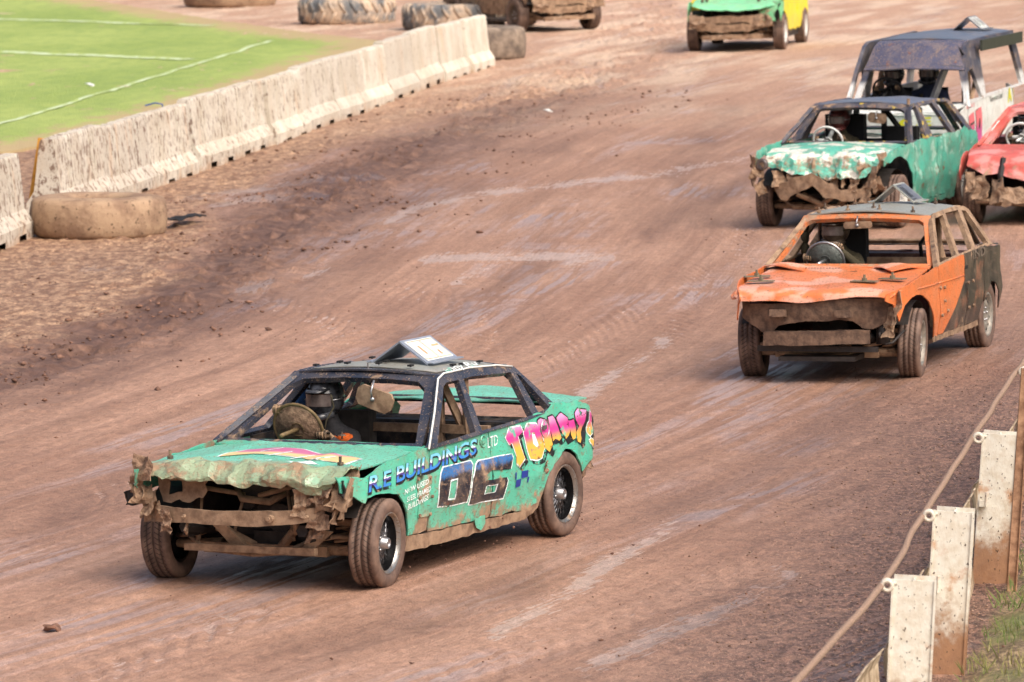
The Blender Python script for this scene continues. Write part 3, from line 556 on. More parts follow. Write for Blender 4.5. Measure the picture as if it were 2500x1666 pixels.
def wheel(par,x,y,R,w_,steer,style,camb=0.,rr=None,z=None):
    s=1 if y>0 else -1; rr=rr or R*.60; key=(round(R,3),w_,style,s,rr)
    m=Matrix.Translation((x,y,R if z is None else z))@Matrix.Rotation(RAD(steer),4,'Z')@Matrix.Rotation(RAD(camb)*s,4,'X')@Matrix.Rotation(rng.uniform(0,6),4,'Y')
    if key in WH:
        o=WH[key].copy(); COL.objects.link(o); o.parent=par; o.matrix_local=m
        for ch in WH[key].children: c_=ch.copy(); COL.objects.link(c_); c_.parent=o
        return o
    h=w_/2; g=.008; p=[(-h*.80,rr-.004),(-h*.97,rr+.02),(-h*1.04,rr+.45*(R-rr)),(-h*.99,R-.028),(-h*.90,R-.008),(-h*.78,R-.001)]
    for gy in (-.45,0,.45): p+=[(h*gy-g,R),(h*gy-g+.001,R-.008),(h*gy+g-.001,R-.008),(h*gy+g,R)]
    p+=[(-a_,b_) for a_,b_ in p[5::-1]]
    mb=MB().lathe(p,64,'y',closed=True); o=mb.build('tyre',M['cartyre'],par,True); o.matrix_local=m; WH[key]=o
    f=s*h*.86
    if style=='mesh':
        q=[(f,rr+.008),(f*1.05,rr+.004),(f*1.04,rr-.004),(f*.75,rr-.018),(f*.2,rr-.026),(-f*.3,rr-.04),(-f*.9,rr-.03)]
        MB().lathe(q[:4],48,'y').build('rim',M['dirtychrome'],o,True); MB().lathe([(a_+0,b_) for a_,b_ in q[3:]],48,'y').build('rim_barrel',M['rimblack'],o,True)
        b=MB().lathe([(-f*.12,rr-.03),(-f*.05,.07),(-f*.3,.0001)],40,'y')
        for k in range(18):
            for d in (1,-1):
                a0=2*PI*k/18; a1=a0+d*.42; b.tube([(.05*math.cos(a0),f*.38,.05*math.sin(a0)),(.11*math.cos((a0+a1)/2),f*.25,.11*math.sin((a0+a1)/2)),((rr-.03)*math.cos(a1),f*.12,(rr-.03)*math.sin(a1))],.006,5)
        b.build('rim_spokes',M['spoke'],o)
        b=MB().lathe([(f*.1,.052),(f*.5,.05),(f*.62,.042),(f*.95,.036),(f*1.0,.03),(f*.9,.024),(f*.5,.02)],20,'y')
        for k in range(4): a0=2*PI*k/4+.4; b.tube([(.058*math.cos(a0),f*.3,.058*math.sin(a0)),(.058*math.cos(a0),f*.52,.058*math.sin(a0))],.010,6)
        b.build('hub',M['steel'],o,True)
    else:
        mt={'steel':M['rimgrey'],'white':M['rimwhite'],'mud':M['rimmud']}[style]
        q=[(f,rr+.012),(f*1.07,rr+.004),(f*1.04,rr-.012),(f*.7,rr-.02),(f*.55,rr-.03),(f*.62,rr-.045),(f*.82,rr*.60),(f*.78,rr*.42),(f*.60,rr*.34),(f*.72,.03),(f*.72,.0001)]
        MB().lathe(q,40,'y').build('rim',mt,o,True)
        b=MB()
        for k in range(12): a0=2*PI*k/12; b.sph(((rr*.74)*math.cos(a0),f*.73,(rr*.74)*math.sin(a0)),.016,8,6,(1,.35,1))
        b.build('rim_slots',M['blackflat'],o,True)
        b=MB()
        for k in range(5): a0=2*PI*k/5; b.tube([(.06*math.cos(a0),f*.55,.06*math.sin(a0)),(.06*math.cos(a0),f*.86,.06*math.sin(a0))],.011,6)
        b.build('wheel_nuts',M['steel'],o,True)
    return o
def dentf(amp,sc,seed,reg=None):
    def g(P):
        a=amp*(reg(P) if reg else 1.)
        d=np.c_[crumple(P,sc,seed),crumple(P+3.1,sc,seed+3),crumple(P+7.7,sc,seed+6)]
        return d*(a[:,None] if isinstance(a,np.ndarray) else a)
    return g
def scrap(name,par,c,sz,seed,mat,rot=(0,0,0),amp=.35,sp=None):
    """torn, crumpled piece of sheet metal"""
    R=np.array(Matrix.Rotation(rot[2],3,'Z')@Matrix.Rotation(rot[1],3,'Y')@Matrix.Rotation(rot[0],3,'X')); a,b=sz; m_=min(a,b)
    def fn(q):
        P=np.c_[q,q[:,0]*0]; P[:,2]+=amp*m_*crumple(P+seed,1.6/m_,seed); P[:,:2]+=.15*m_*np.c_[vn(P+seed,2/m_,seed+1),vn(P+seed,2/m_,seed+2)]
        return P@R.T+np.array(c)
    return sheet(name,flat=lambda v:True,outline=[(-a/2,-b/2),(0,-b*.42),(a/2,-b/2),(a*.42,0),(a/2,b/2),(0,b*.5),(-a/2,b*.45)],fn=fn,mat=mat,parent=par,sp=sp or m_/7,jag=m_*.10,th=.005,mud=lambda V:np.full(len(V),.35))
def bolts(par,name,pts,mat,r=.012,h=.05,plate=None):
    for (x,y,z) in pts:
        b=MB().tube([(x,y,z-.005),(x,y,z+h)],r*.6,7).tube([(x,y,z),(x,y,z+h*.35)],r*1.35,6)
        if plate: b.box((x,y,z+.006),(plate[0],plate[1],.012),(plate[2] if len(plate)>2 else 0,'Z'))
        b.build(name,mat,par)
def grow(poly,d,sh=(0,0)): c=np.mean(poly,0); P=np.array(poly); v=P-c; return [tuple(p) for p in c+v*(1+d/(np.linalg.norm(v,axis=1,keepdims=True)+1e-6))+np.array(sh)]
def swheel(par,c,r,tube,mrim,mdisc=None,tilt=22,spokes=3,rot=0.):
    m=Matrix.Translation(c)@Matrix.Rotation(RAD(-90+tilt),4,'Y')@Matrix.Rotation(rot,4,'Z')
    o=MB().lathe([(tube*math.sin(a),r+tube*math.cos(a)) for a in np.linspace(0,2*PI,9)[:-1]],40,'z',closed=True).build('steering_wheel',mrim,par,True); o.matrix_local=m
    b=MB()
    for k in range(spokes): a0=2*PI*k/spokes+.5; b.box((r/2*math.cos(a0),r/2*math.sin(a0),.012),(r*.98,.045,.014),(a0,'Z'))
    b.lathe([(.035,.0001),(.035,.045),(-.02,.05)],16,'z'); b.tube([(0,0,-.01),(.07,0,-.26)],.016,8); b.build('wheel_spokes',mrim,o,True)
    if mdisc: MB().lathe([(-.004,.0001),(.006,r*.5),(0,r*.97),(-.008,r*.97),(-.012,.0001)],40,'z').build('wheel_cover',mdisc,o,True,dis=lambda V:.006*np.c_[V[:,0]*0,V[:,0]*0,fbm(V,9,4)])
    return o
def helix(c,r,h,turns,wr,lean=0.):
    return [(c[0]+r*math.cos(t_),c[1]+r*math.sin(t_)+lean*t_/(turns*2*PI),c[2]+h*t_/(turns*2*PI)) for t_ in np.linspace(0,turns*2*PI,int(turns*14))]
def fin(par,c,L,wd,h,yaw,mats,digits='',label=None):
    """folded roof number board: two sloping plates meeting at a ridge that runs along the car"""
    m=Matrix.Translation(c)@Matrix.Rotation(RAD(yaw),4,'Z'); b=MB()
    for s in (1,-1):
        A_=np.array([(-L/2,s*wd/2,0),(L/2,s*wd/2,0),(L/2,0,h),(-L/2,0,h)]); n=np.cross(A_[1]-A_[0],A_[2]-A_[0]); n/=np.linalg.norm(n)
        if n[1]*s<0: n=-n
        b.prism(A_,n*-.012); b.prism([(-L/2,s*(wd/2+.04),0),(L/2,s*(wd/2+.04),0),(L/2,s*wd/2-.0,0.002),(-L/2,s*wd/2,.002)],(0,0,.008))
    o=b.build('number_board',mats[0],par); o.matrix_local=m
    if label: o['label']=label
    if digits:
        tl=math.atan2(h,wd/2); sl_=math.hypot(h,wd/2)
        mt=Matrix(((-1,0,0,0),(0,-math.cos(tl),math.sin(tl),0),(0,math.sin(tl),math.cos(tl),0),(0,0,0,1)))   # local u along -x, v up the slope
        mt=Matrix(((0,0,0,0),)*4)
        def onp(u,v,k=.004):   # u: along length (0..1), v: up slope (0..1)
            return (L/2-u*L, wd/2*(1-v)+k*math.sin(tl), h*v+k*math.cos(tl))
        fr=MB(); fr.add([onp(.08,.10,.003),onp(.92,.10,.003),onp(.92,.92,.003),onp(.08,.92,.003)],[(0,1,2,3)]); fr.build('number_panel',mats[1],o)
        # boxy digits drawn lying along the slope
        for i,dg in enumerate(digits):
            u0=.11+.40*i; u1=u0+.37; d=MB()
            def rect(a,b_,c_,e,k): d.add([onp(u0+(u1-u0)*a,c_,k),onp(u0+(u1-u0)*b_,c_,k),onp(u0+(u1-u0)*b_,e,k),onp(u0+(u1-u0)*a,e,k)],[(0,1,2,3)])
            rect(0,1,.14,.16,.007); rect(0,1,.86,.88,.007); rect(0,.03,.14,.88,.007); rect(.97,1,.14,.88,.007)
            if dg=='0': rect(.42,.56,.34,.68,.007)
            elif dg=='6': rect(.42,.56,.24,.42,.007); rect(.42,1,.58,.64,.007)
            else: rect(.2,.35,.25,.8,.007); rect(.6,.75,.25,.8,.007)
            d.build('number_digit',mats[2],o)
    return o
def mirror(par,c,sz,rot,mat,stem):
    m=Matrix.Translation(c)@Matrix.Rotation(RAD(rot),4,'X')
    def fn(q): return np.c_[.015*(1-(q[:,0]/sz[0]*2)**2),q[:,0],q[:,1]]
    a,b=sz[0]/2,sz[1]/2; r=min(a,b)*.5
    out=[(a-r,-b),(a,-b+r),(a,b-r),(a-r*.8,b),(-a+r,b),(-a,b-r),(-a,-b+r),(-a+r,-b)]
    o=sheet('rear_view_mirror',out,fn,mat,par,sp=.03,th=.03,mud=lambda V:np.full(len(V),.55)); o.matrix_local=m
    b_=MB().tube([(.03,0,0),(.05,0,sz[1]*.4),(.0,0,stem)],.008,6).sph((.03,0,0),.018,8,6); b_.build('mirror_stem',M['steel'],o,True); o.children[0].rotation_euler=(RAD(-rot),0,0); return o
def interp(xs_,zs_): return lambda x: np.interp(x,xs_,zs_)
def letters(par,name,polys,fmap,mat,off=.004,sp=.03,seedmud=0.):
    """paint on a curved panel: flat outlines subdivided and laid on the panel's surface"""
    for item in polys:
        out,holes=(item if isinstance(item,tuple) else (item,[]))
        loops=[dens(out,sp)]+[dens(h,sp) for h in holes]; P2,T=tri2d(loops,sp); P=fmap(P2,off); n=len(P)
        yield_=mk(name,P,[tuple(t_) for t_ in T],mat,par,True,np.full(n,seedmud))
def textpoly(s,size=1.,shear=0.,bold=0.,sx=1.,sp=1.):
    cu=bpy.data.curves.new('writing','FONT'); cu.body=s; cu.size=size; cu.shear=shear; cu.offset=bold; cu.space_character=sp; cu.resolution_u=3
    ob=bpy.data.objects.new('writing_source',cu); COL.objects.link(ob); dg=bpy.context.evaluated_depsgraph_get(); me=bpy.data.meshes.new_from_object(ob.evaluated_get(dg)); bpy.data.objects.remove(ob); bpy.data.curves.remove(cu)
    bm=bmesh.new(); bm.from_mesh(me); bpy.data.meshes.remove(me)
    bmesh.ops.triangulate(bm,faces=bm.faces)
    for _ in range(4):
        ed=[e for e in bm.edges if e.calc_length()>size*.35]
        if not ed: break
        bmesh.ops.subdivide_edges(bm,edges=ed,cuts=1); bmesh.ops.triangulate(bm,faces=[f for f in bm.faces if len(f.verts)>3])
    bm.verts.ensure_lookup_table(); bm.verts.index_update()
    V=np.array([v.co[:2] for v in bm.verts]) if len(bm.verts) else np.zeros((0,2)); V=V*np.array([sx,1]); F=[[v.index for v in f.verts] for f in bm.faces]; bm.free(); return V,F
def write(par,name,s,p0,p1,h,fmap,mat,shear=.25,bold=0.,off=.005,rise=0.):
    """text from p0 to p1 in panel coordinates"""
    V,F=textpoly(s,1.,shear,bold)
    if not len(F): return
    V=V-np.array([V[:,0].min(),0]); W_=V[:,0].max(); p0,p1=np.array(p0,float),np.array(p1,float); d=p1-p0; up=np.array([0,1.])
    Q=p0+np.outer(V[:,0]/W_,d)+np.outer(V[:,1]/.72*h,up); P=fmap(Q,off)
    return mk(name,P,F,mat,par,False,np.zeros(len(P)))
# ------------------------------------------------------------------ people
def skin(name,J,E,mat,par=None,sub=2,root=0):
    me=bpy.data.meshes.new(name); me.from_pydata([j[0] for j in J],E,[]); o=bpy.data.objects.new(name,me); COL.objects.link(o)
    md=o.modifiers.new('s','SKIN'); 
    for i,j in enumerate(J):
        r=j[1]; me.skin_vertices[0].data[i].radius=(r,r) if not isinstance(r,tuple) else r
        me.skin_vertices[0].data[i].use_root=(i==root)
    s=o.modifiers.new('u','SUBSURF'); s.levels=s.render_levels=sub
    dg=bpy.context.evaluated_depsgraph_get(); m2=bpy.data.meshes.new_from_object(o.evaluated_get(dg)); bpy.data.objects.remove(o); bpy.data.meshes.remove(me)
    m2.name=name; return link(name,m2,mat,par,True)
def driver(M4,label,head,hl,hr,suit,helm,accent=None,goggle='g',hgrip=(0,0,1),group='drivers strapped in the cars',helmcol=None,sc=1.):
    t_=thing('person',label,'person',M4,group); hx,hy,hz=head; el=lambda s,h:((hx+h[0])/2-.05,(hy+s*.30+h[1])/2+s*.06,(hz-.3+h[2])/2-.12)
    J=[((hx-.06,hy,hz-.74),.15),((hx-.05,hy,hz-.5),.145),((hx-.03,hy,hz-.30),.15),((hx-.02,hy,hz-.14),.07),((hx,hy,hz+.0),.09),((hx+.0,hy,hz+.09),.07)]
    E=[(0,1),(1,2),(2,3),(3,4),(4,5)]
    for s,h in ((1,hl),(-1,hr)):
        i=len(J); J+=[((hx-.02,hy+s*.19,hz-.26),.085),(el(s,h),.055),((h[0]-.06,h[1],h[2]-.03),.036)]; E+=[(2,i),(i,i+1),(i+1,i+2)]
    for s in (1,-1):
        i=len(J); J+=[((hx+.0,hy+s*.10,hz-.76),.10),((hx+.42,hy+s*.14,hz-.62),.075),((hx+.75,hy+s*.12,hz-.80),.05),((hx+.86,hy+s*.12,hz-.76),.045)]; E+=[(0,i),(i,i+1),(i+1,i+2),(i+2,i+3)]
    b=skin('body',J,E,suit,t_)
    # head front: face with nose, eyes and mouth behind the goggles
    fc=MB().sph((hx+.035,hy,hz+.02),.082,14,10,(1,.85,1.25)).sph((hx+.118,hy,hz+.005),.016,8,6,(1,.7,1.4))
    for s in(1,-1): fc.sph((hx+.104,hy+s*.03,hz+.035),.013,8,6,(.6,1.2,.8))
    fc.sph((hx+.108,hy,hz-.04),.016,8,6,(.5,1.9,.45)); f=fc.build('face',M['skin'],t_,True)
    def hf(V): V=V.copy(); fr=V[:,0]>.02; V[:,2]-=np.where((V[:,2]<0)&fr,.02,0); return V
    hm=MB().sph((hx-.005,hy,hz+.045),.148,22,14,(1.06,.9,1.02),hf)
    # open the visor port
    F2=[]; V=np.array(hm.v)
    for f_ in hm.f:
        c_=V[list(f_)].mean(0)
        if c_[0]>hx+.075 and abs(c_[1]-hy)<.10 and hz-.015<c_[2]<hz+.085: continue
        F2.append(f_)
    hm.f=F2
    hm.tube([(hx+.09,hy-.10,hz-.07),(hx+.175,hy-.05,hz-.085),(hx+.185,hy,hz-.09),(hx+.175,hy+.05,hz-.085),(hx+.09,hy+.10,hz-.07)],.026,8)
    pk_=[(hx+.10,hy-.09,hz+.105),(hx+.205,hy-.05,hz+.085),(hx+.205,hy+.05,hz+.085),(hx+.10,hy+.09,hz+.105)]; hm.prism(pk_,(0,0,.01))
    hm=hm.build('helmet',helm,t_,True)
    gg=MB(); n=9; 
    pts=[(hx+.135*math.cos(a)+.012,hy+.125*math.sin(a)) for a in np.linspace(-.95,.95,n)]
    sheet('goggles',[(-.95,hz-.012),(.95,hz-.012),(.95,hz+.072),(-.95,hz+.072)],lambda p:np.c_[hx+.022+.145*np.cos(p[:,0]),hy+.125*np.sin(p[:,0]),p[:,1]],M['visor'],hm,sp=.05,th=.008)
    sg=MB(); 
    for s in (1,-1): sg.tube([(hx+.10,hy+s*.10,hz+.03),(hx+.0,hy+s*.138,hz+.035),(hx-.1,hy+s*.1,hz+.04)],.013,6,flat=.5)
    sg.build('goggle_strap',M['steel'] if goggle=='g' else M['khaki'],hm,True)
    if accent:
        for s in (1,-1):
            a_=MB().sph((hx+.05,hy+s*.18,hz-.245),.075,10,8,(.7,.9,.55)); a_.build('shoulder_patch',accent,b,True)
    hs=MB()
    for s in (1,-1): hs.tube([(hx-.06,hy+s*.09,hz-.17),(hx+.10,hy+s*.085,hz-.26),(hx+.12,hy+s*.06,hz-.42)],.024,6,flat=.3)
    hs.build('harness',accent or M['khaki'],b)
    for s,h in ((1,hl),(-1,hr)):
        # gloved hand: palm, four fingers curled round the wheel rim, thumb on the near side
        h=np.array(h); g=MB(); g.sph(h+np.array([-.045,0,-.005]),.042,10,8,(.9,1.0,.62)); g.tube([h+np.array([-.13,0,-.05]),h+np.array([-.07,0,-.02])],[.034,.032],8)
        for k in range(4):
            dy=(k-1.5)*.021; L=[1,1.12,1.05,.85][k]
            g.tube([h+np.array([-.025,dy,.012]),h+np.array([.012*L,dy*1.05,.034*L]),h+np.array([.038*L,dy,.018]),h+np.array([.036*L,dy*.95,-.012]),h+np.array([.018,dy*.9,-.026])],[.0115,.0108,.010,.009,.007],6)
        g.tube([h+np.array([-.05,-s*.038,-.005]),h+np.array([-.02,-s*.05,-.002]),h+np.array([.012,-s*.042,-.012])],[.0125,.0115,.009],6)
        g.build('glove',M['glove'],b,True)
    return t_
# ================================================================== CARS
def Wf(W0,zt=.70,kt=.35,kb=.16,xf=1.5,xr=-1.6,nose=.10,tail=.10):
    def g(x,z):
        y=W0-kt*np.clip(z-zt,0,1)**1.6-kb*np.clip(.5-z,0,1)**1.3+.006*np.cos((z-.55)*14)
        return y-nose*np.clip(x-xf,0,1)**2/.3-tail*np.clip(xr-x,0,1)**2/.3
    return g
def shell(car,S):
    """body panels, glasshouse, roof, bonnet, boot and inner structure of one banger; S holds its outlines"""
    pt=S['paint']; WL,WR=S['WL'],S['WR']; wl=Wf(WL,**S.get('wf',{})); wr=Wf(WR,**S.get('wf',{}))
    dn=S.get('dent'); md=S.get('mud',lambda V:np.clip((.45-V[:,2])*1.1,0,.5)); sp=S.get('sp',.05)
    fm={1:lambda p,o=0.:np.c_[p[:,0],wl(p[:,0],p[:,1])+o,p[:,1]],-1:lambda p,o=0.:np.c_[p[:,0],-wr(p[:,0],p[:,1])-o,p[:,1]]}
    for s in (1,-1):
        for (nm,out,m_,*ex) in S['sides']:
            sheet(nm,grow(out,-.0045) if nm!='sill' else out,fm[s],m_ or pt,car,sp=sp if s>0 else sp*1.6,jag=ex[0] if ex else 0.004,dent=dn,mud=md,th=-.012*s,bsp=sp*.7)
        k,zb,ins=S['k'],S['zb'],S.get('ins',.02)
        W_=WL if s>0 else WR
        fg=lambda p:np.c_[p[:,0],s*(W_-ins-k*np.clip(p[:,1]-zb,0,1)),p[:,1]]
        sheet('window_pillars',S['gh'],fg,S['pm'],car,holes=S['gholes'],sp=sp*1.4,bsp=sp*.8,th=-.045*s,mud=S.get('pmud',lambda V:np.full(len(V),.18)),dent=S.get('pdent'),jag=.002)
    # windscreen frame
    (xb,zb2,yb),(xt,zt,yt)=S['ws']; bow=S.get('bow',.10)
    fw=lambda p:np.c_[np.interp(p[:,1],[zb2,zt],[xb,xt])-bow*(p[:,0]/yb)**2*np.interp(p[:,1],[zb2,zt],[1,.7]),p[:,0],p[:,1]+.03*(1-(p[:,0]/yt)**2)*sst(zb2,zt,p[:,1])]
    hb,ht=S.get('wsm',(.06,.06)); hd=S.get('header',.05)
    sheet('windscreen_frame',[(-yb,zb2),(yb,zb2),(yt,zt),(-yt,zt)],fw,S.get('wsmat',S['pm']),car,holes=[S.get('wshole') or [(-yb+hb,zb2+.02),(yb-hb,zb2+.02),(yt-ht,zt-hd-.02),(yt-ht-.05,zt-hd),(-yt+ht+.05,zt-hd),(-yt+ht,zt-hd-.02)]],sp=sp*1.2,bsp=sp*.7,th=.04,mud=S.get('pmud',lambda V:np.full(len(V),.2)),jag=.002,dent=S.get('pdent'))
    # roof
    x0,x1,zr0,zr1,yr0,yr1,cr=S['roof']
    fr=lambda p:np.c_[p,np.interp(p[:,0],[x1,(x0+x1)/2,x0],[zr1,(zr0+zr1)/2+.012,zr0])+cr*(1-(p[:,1]/np.interp(p[:,0],[x1,x0],[yr1,yr0]))**2)]
    fr2=lambda p:fr(p)-np.c_[.06*sst(.3,1,(p[:,0]-x1)/(x0-x1))*(p[:,1]/yr0)**2,p[:,0]*0,p[:,0]*0]
    c_=.06
    sheet('roof',[(x0,-yr0+c_),(x0-c_,-yr0),(x1+c_,-yr1),(x1,-yr1+c_),(x1,yr1-c_),(x1+c_,yr1),(x0-c_,yr0),(x0,yr0-c_)],fr2,S.get('rm',M['black']),car,sp=sp*1.3,th=-.012 if False else .012,dent=S.get('rdent'),mud=S.get('rmud',lambda V:np.full(len(V),.08)),bsp=sp*.8)
    if 'skin' in S:
        a0,a1,yy,m_=S['skin']; f3=lambda p:fr2(p)+np.array([0,0,.007]); sheet('roof_plate',[(a0,-yy),(a0,yy),(a1,yy),(a1,-yy)],f3,m_,car,sp=.07,th=.005,mud=lambda V:np.full(len(V),.1),dent=dentf(.002,4,5))
    # bonnet and boot
    if 'bonnet' in S: 
        out,f_,m_,d_,mu=S['bonnet']; sheet('bonnet',out,f_,m_ or pt,car,flat=S.get('bflat'),sp=S.get('bsp',sp*.8),bsp=sp*.5,dent=d_,mud=mu,th=.010,jag=S.get('bjag',.01))
    if 'boot' in S:
        out,f_,m_,d_,mu=S['boot']; sheet('boot_lid',out,f_,m_ or pt,car,sp=sp,dent=d_,mud=mu,th=.010,jag=.006)
    # rear screen frame
    if 'rs' in S:
        (xb,zb3,yb),(xt,zt,yt)=S['rs']; f4=lambda p:np.c_[np.interp(p[:,1],[zb3,zt],[xb,xt])+.05*(p[:,0]/yb)**2,p[:,0],p[:,1]]
        sheet('rear_screen_frame',[(-yb,zb3),(yb,zb3),(yt,zt),(-yt,zt)],f4,S['pm'],car,holes=[[(-yb+.07,zb3+.03),(yb-.07,zb3+.03),(yt-.07,zt-.05),(-yt+.07,zt-.05)]],sp=.08,th=.03,mud=lambda V:np.full(len(V),.2))
    # inner structure
    im=S.get('im',M['inner']); z0,zc,xfw,xrr=S.get('inn',(.2,.84,.72,-1.0)); w_=min(WL,WR)-.07; xe=S.get('xend',-1.95)
    b=MB(); b.box(((xfw+xe)/2,0,z0),(xfw-xe,2*w_,.04)).box((xfw,0,(z0+zc)/2),(.03,2*w_,zc-z0)); 
    b.build('floor_pan',im,car,mud=.1)
    b=MB(); b.box((xrr,0,(z0+zc)/2),(.03,2*w_,zc-z0)).box(((xrr+xrr-.35)/2,0,zc),(.35,2*w_,.02)); 
    for yy in (-.4,.05,.42): b.lathe([(0,.10),(.012,.085),(.012,.07),(-.03,.06)],16,'z',(xrr-.18,yy,zc+.012)).tube([(xrr+.02,yy-.1,z0+.1),(xrr+.02,yy-.1,zc-.05)],.02,6)
    b.build('rear_bulkhead',im,car,mud=.1,dis=dentf(.006,6,3))
    b=MB()
    for s in (1,-1):
        b.box(((xfw+xe)/2-.2,s*(w_+.0),.55),(xfw-xe-.5,.02,.62)); 
    b.build('door_inner',im,car,mud=.1)
    nx_=S.get('nose',1.9); b=MB()
    for s in (1,-1): b.box(((xfw+nx_-.25)/2,s*.52,.56),(nx_-.25-xfw,.03,.44)).tube([(nx_-.12,s*.45,.42),(1.0,s*.42,.30),(.5,s*.42,.24)],.045,6)
    b.box((nx_-.55,0,.34),(.05,.95,.10)); b.build('inner_wings',M['darkmetal'],car)
    for s in (1,-1):
        W_=WL if s>0 else WR
        for wx in S['wx']:
            b=MB(); V=[];F=[]; N=14
            for i in range(N+1):
                a=PI*(.16+.86*i/N) if wx>0 else PI*i/N; 
                for yy in (W_-.05,W_-.38): V.append((wx+.40*math.cos(a),s*yy,.34+.36*math.sin(a)))
            F=[(2*i,2*i+1,2*i+3,2*i+2) for i in range(N)]; b.add(V,F); V2=[(wx+.40*math.cos(PI*i/N),s*(W_-.38),.34+.36*math.sin(PI*i/N)) for i in range(N+1)]+[(wx,s*(W_-.38),.34)]; b.add(V2,[(i,i+1,N+1) for i in range(N)]); b.build('wheel_arch_liner',M['darkmetal'],car)
    # engine, subframe and running gear seen through the nose
    b=MB().box((nx_-.75,.02,.50),(.45,.34,.34)).box((nx_-.60,.0,.66),(.5,.28,.10)).tube([(nx_-.5,.1,.45),(nx_-.46,.1,.45)],.10,18).tube([(nx_-.5,-.14,.56),(nx_-.45,-.14,.56)],.06,14).box((nx_-.6,.05,.30),(.3,.3,.12)); b.build('engine',M['darkmetal'],car,dis=dentf(.004,9,3))
    b=MB().box((nx_-.48,0,.235),(.13,.95,.07)); 
    for s in (1,-1): b.tube([(nx_-.48,s*.35,.25),(nx_-.50,s*.72,.24)],[.05,.03],8).tube([(nx_-.30,s*.30,.40),(nx_-.46,s*.1,.25)],.035,6).box((nx_-.50,s*.62,.44),(.10,.20,.04))
    b.build('front_subframe',M['mudmetal'],car,mud=.45,dis=dentf(.01,7,4))
    for s in (1,-1): MB().tube(helix((nx_-.50,s*.56,.27),.055,.2,4.5,.01),.011,6).build('coil_spring',M['mudmetal'],car,True,mud=.4)
    MB().tube([(nx_-.5,-.72,.30),(nx_-.36,-.55,.33),(nx_-.28,-.40,.25),(nx_-.26,0,.225),(nx_-.26,.25,.25),(nx_-.28,.42,.33),(nx_-.4,.55,.35),(nx_-.5,.72,.34)],.017,8).build('anti_roll_bar',M['mudmetal'],car,True,mud=.5)
    b=MB()
    for wx in S['wx']: b.tube([(wx,-.66,.3),(wx,.66,.3)],.035,8)
    b.tube([(S['wx'][1],0,.3),(.8,0,.33)],.04,8).sph((S['wx'][1],0,.3),.13,12,8); b.build('axles',M['darkmetal'],car,True)
def cage(car,x,W_,z,zt,mat,post=.35):
    b=MB().box((x,0,z),(.05,2*W_-.1,.06)); b.box((x,post,(zt+.25)/2),(.05,.06,zt-.25)); b.tube([(x,post,zt),(x-.05,W_-.1,.5)],.035,4); b.tube([(x,-W_+.12,.2),(x,-W_+.22,z),(x,-.56,zt)],.03,8).tube([(x,W_-.12,.2),(x,W_-.22,z),(x,.56,zt)],.03,8).tube([(x,-.56,zt),(x,.56,zt)],.03,8)
    b.build('roll_cage',mat,car,mud=.35)
# ---------------------------------------------------------------- lead car (mint coupe)
MINT=srgb(84,188,160)
M['mint']=paint('mint_green_paint',MINT,.30,0,dust=.28,mud=.06,fleck=.65,rust=.30)
M['mintb']=paint('mint_bonnet_paint',srgb(108,200,174),.28,0,mud=.04,fleck=.75,rust=.12,dust=.2,col2=srgb(148,156,124),mask=lambda t,c:t.mr(t.ma('ADD',t.n('SeparateXYZ',{0:c},out=0),t.ma('MULTIPLY',t.noise(c,7,5),.30)),1.80,1.95,0,.85))
LX,LY=-1.0113,39.641
lead=thing('race_car','mint green two door racing coupe with crushed nose and pink yellow lettering, nearest the camera','car',pose(LX,LY,-116.1),'battered cars racing on the dirt track')
bz=interp([.7,1.5,1.75,1.84,1.90,1.97,2.07,2.2],[.882,.872,.855,.835,.80,.76,.715,.655]); bx=interp([.7,1.84,1.93,2.0,2.2],[.7,1.84,1.905,1.925,1.90])
def bonf(p): 
    s=p[:,0]; y=p[:,1]; return np.c_[bx(s),y,bz(s)-.035*(np.abs(y)/.8)**2.5+.012*np.exp(-((np.abs(y)-.42)/.05)**2)]
def creg(P): return sst(1.60,1.80,P[:,0]+.06*np.sin(P[:,1]*9))
def bdent(P): r=creg(P); d=dentf(.040,4.6,11)(P)*r[:,None]; d+=dentf(.030,9,17)(P)*r[:,None]; d[:,2]+=.010*vn(P,3.3,8); return d
ARCHF=[(1.69,.60),(1.664,.637),(1.56,.65),(1.467,.645),(1.33,.635),(1.219,.605),(1.135,.537),(1.077,.437),(1.044,.34),(1.06,.25)]
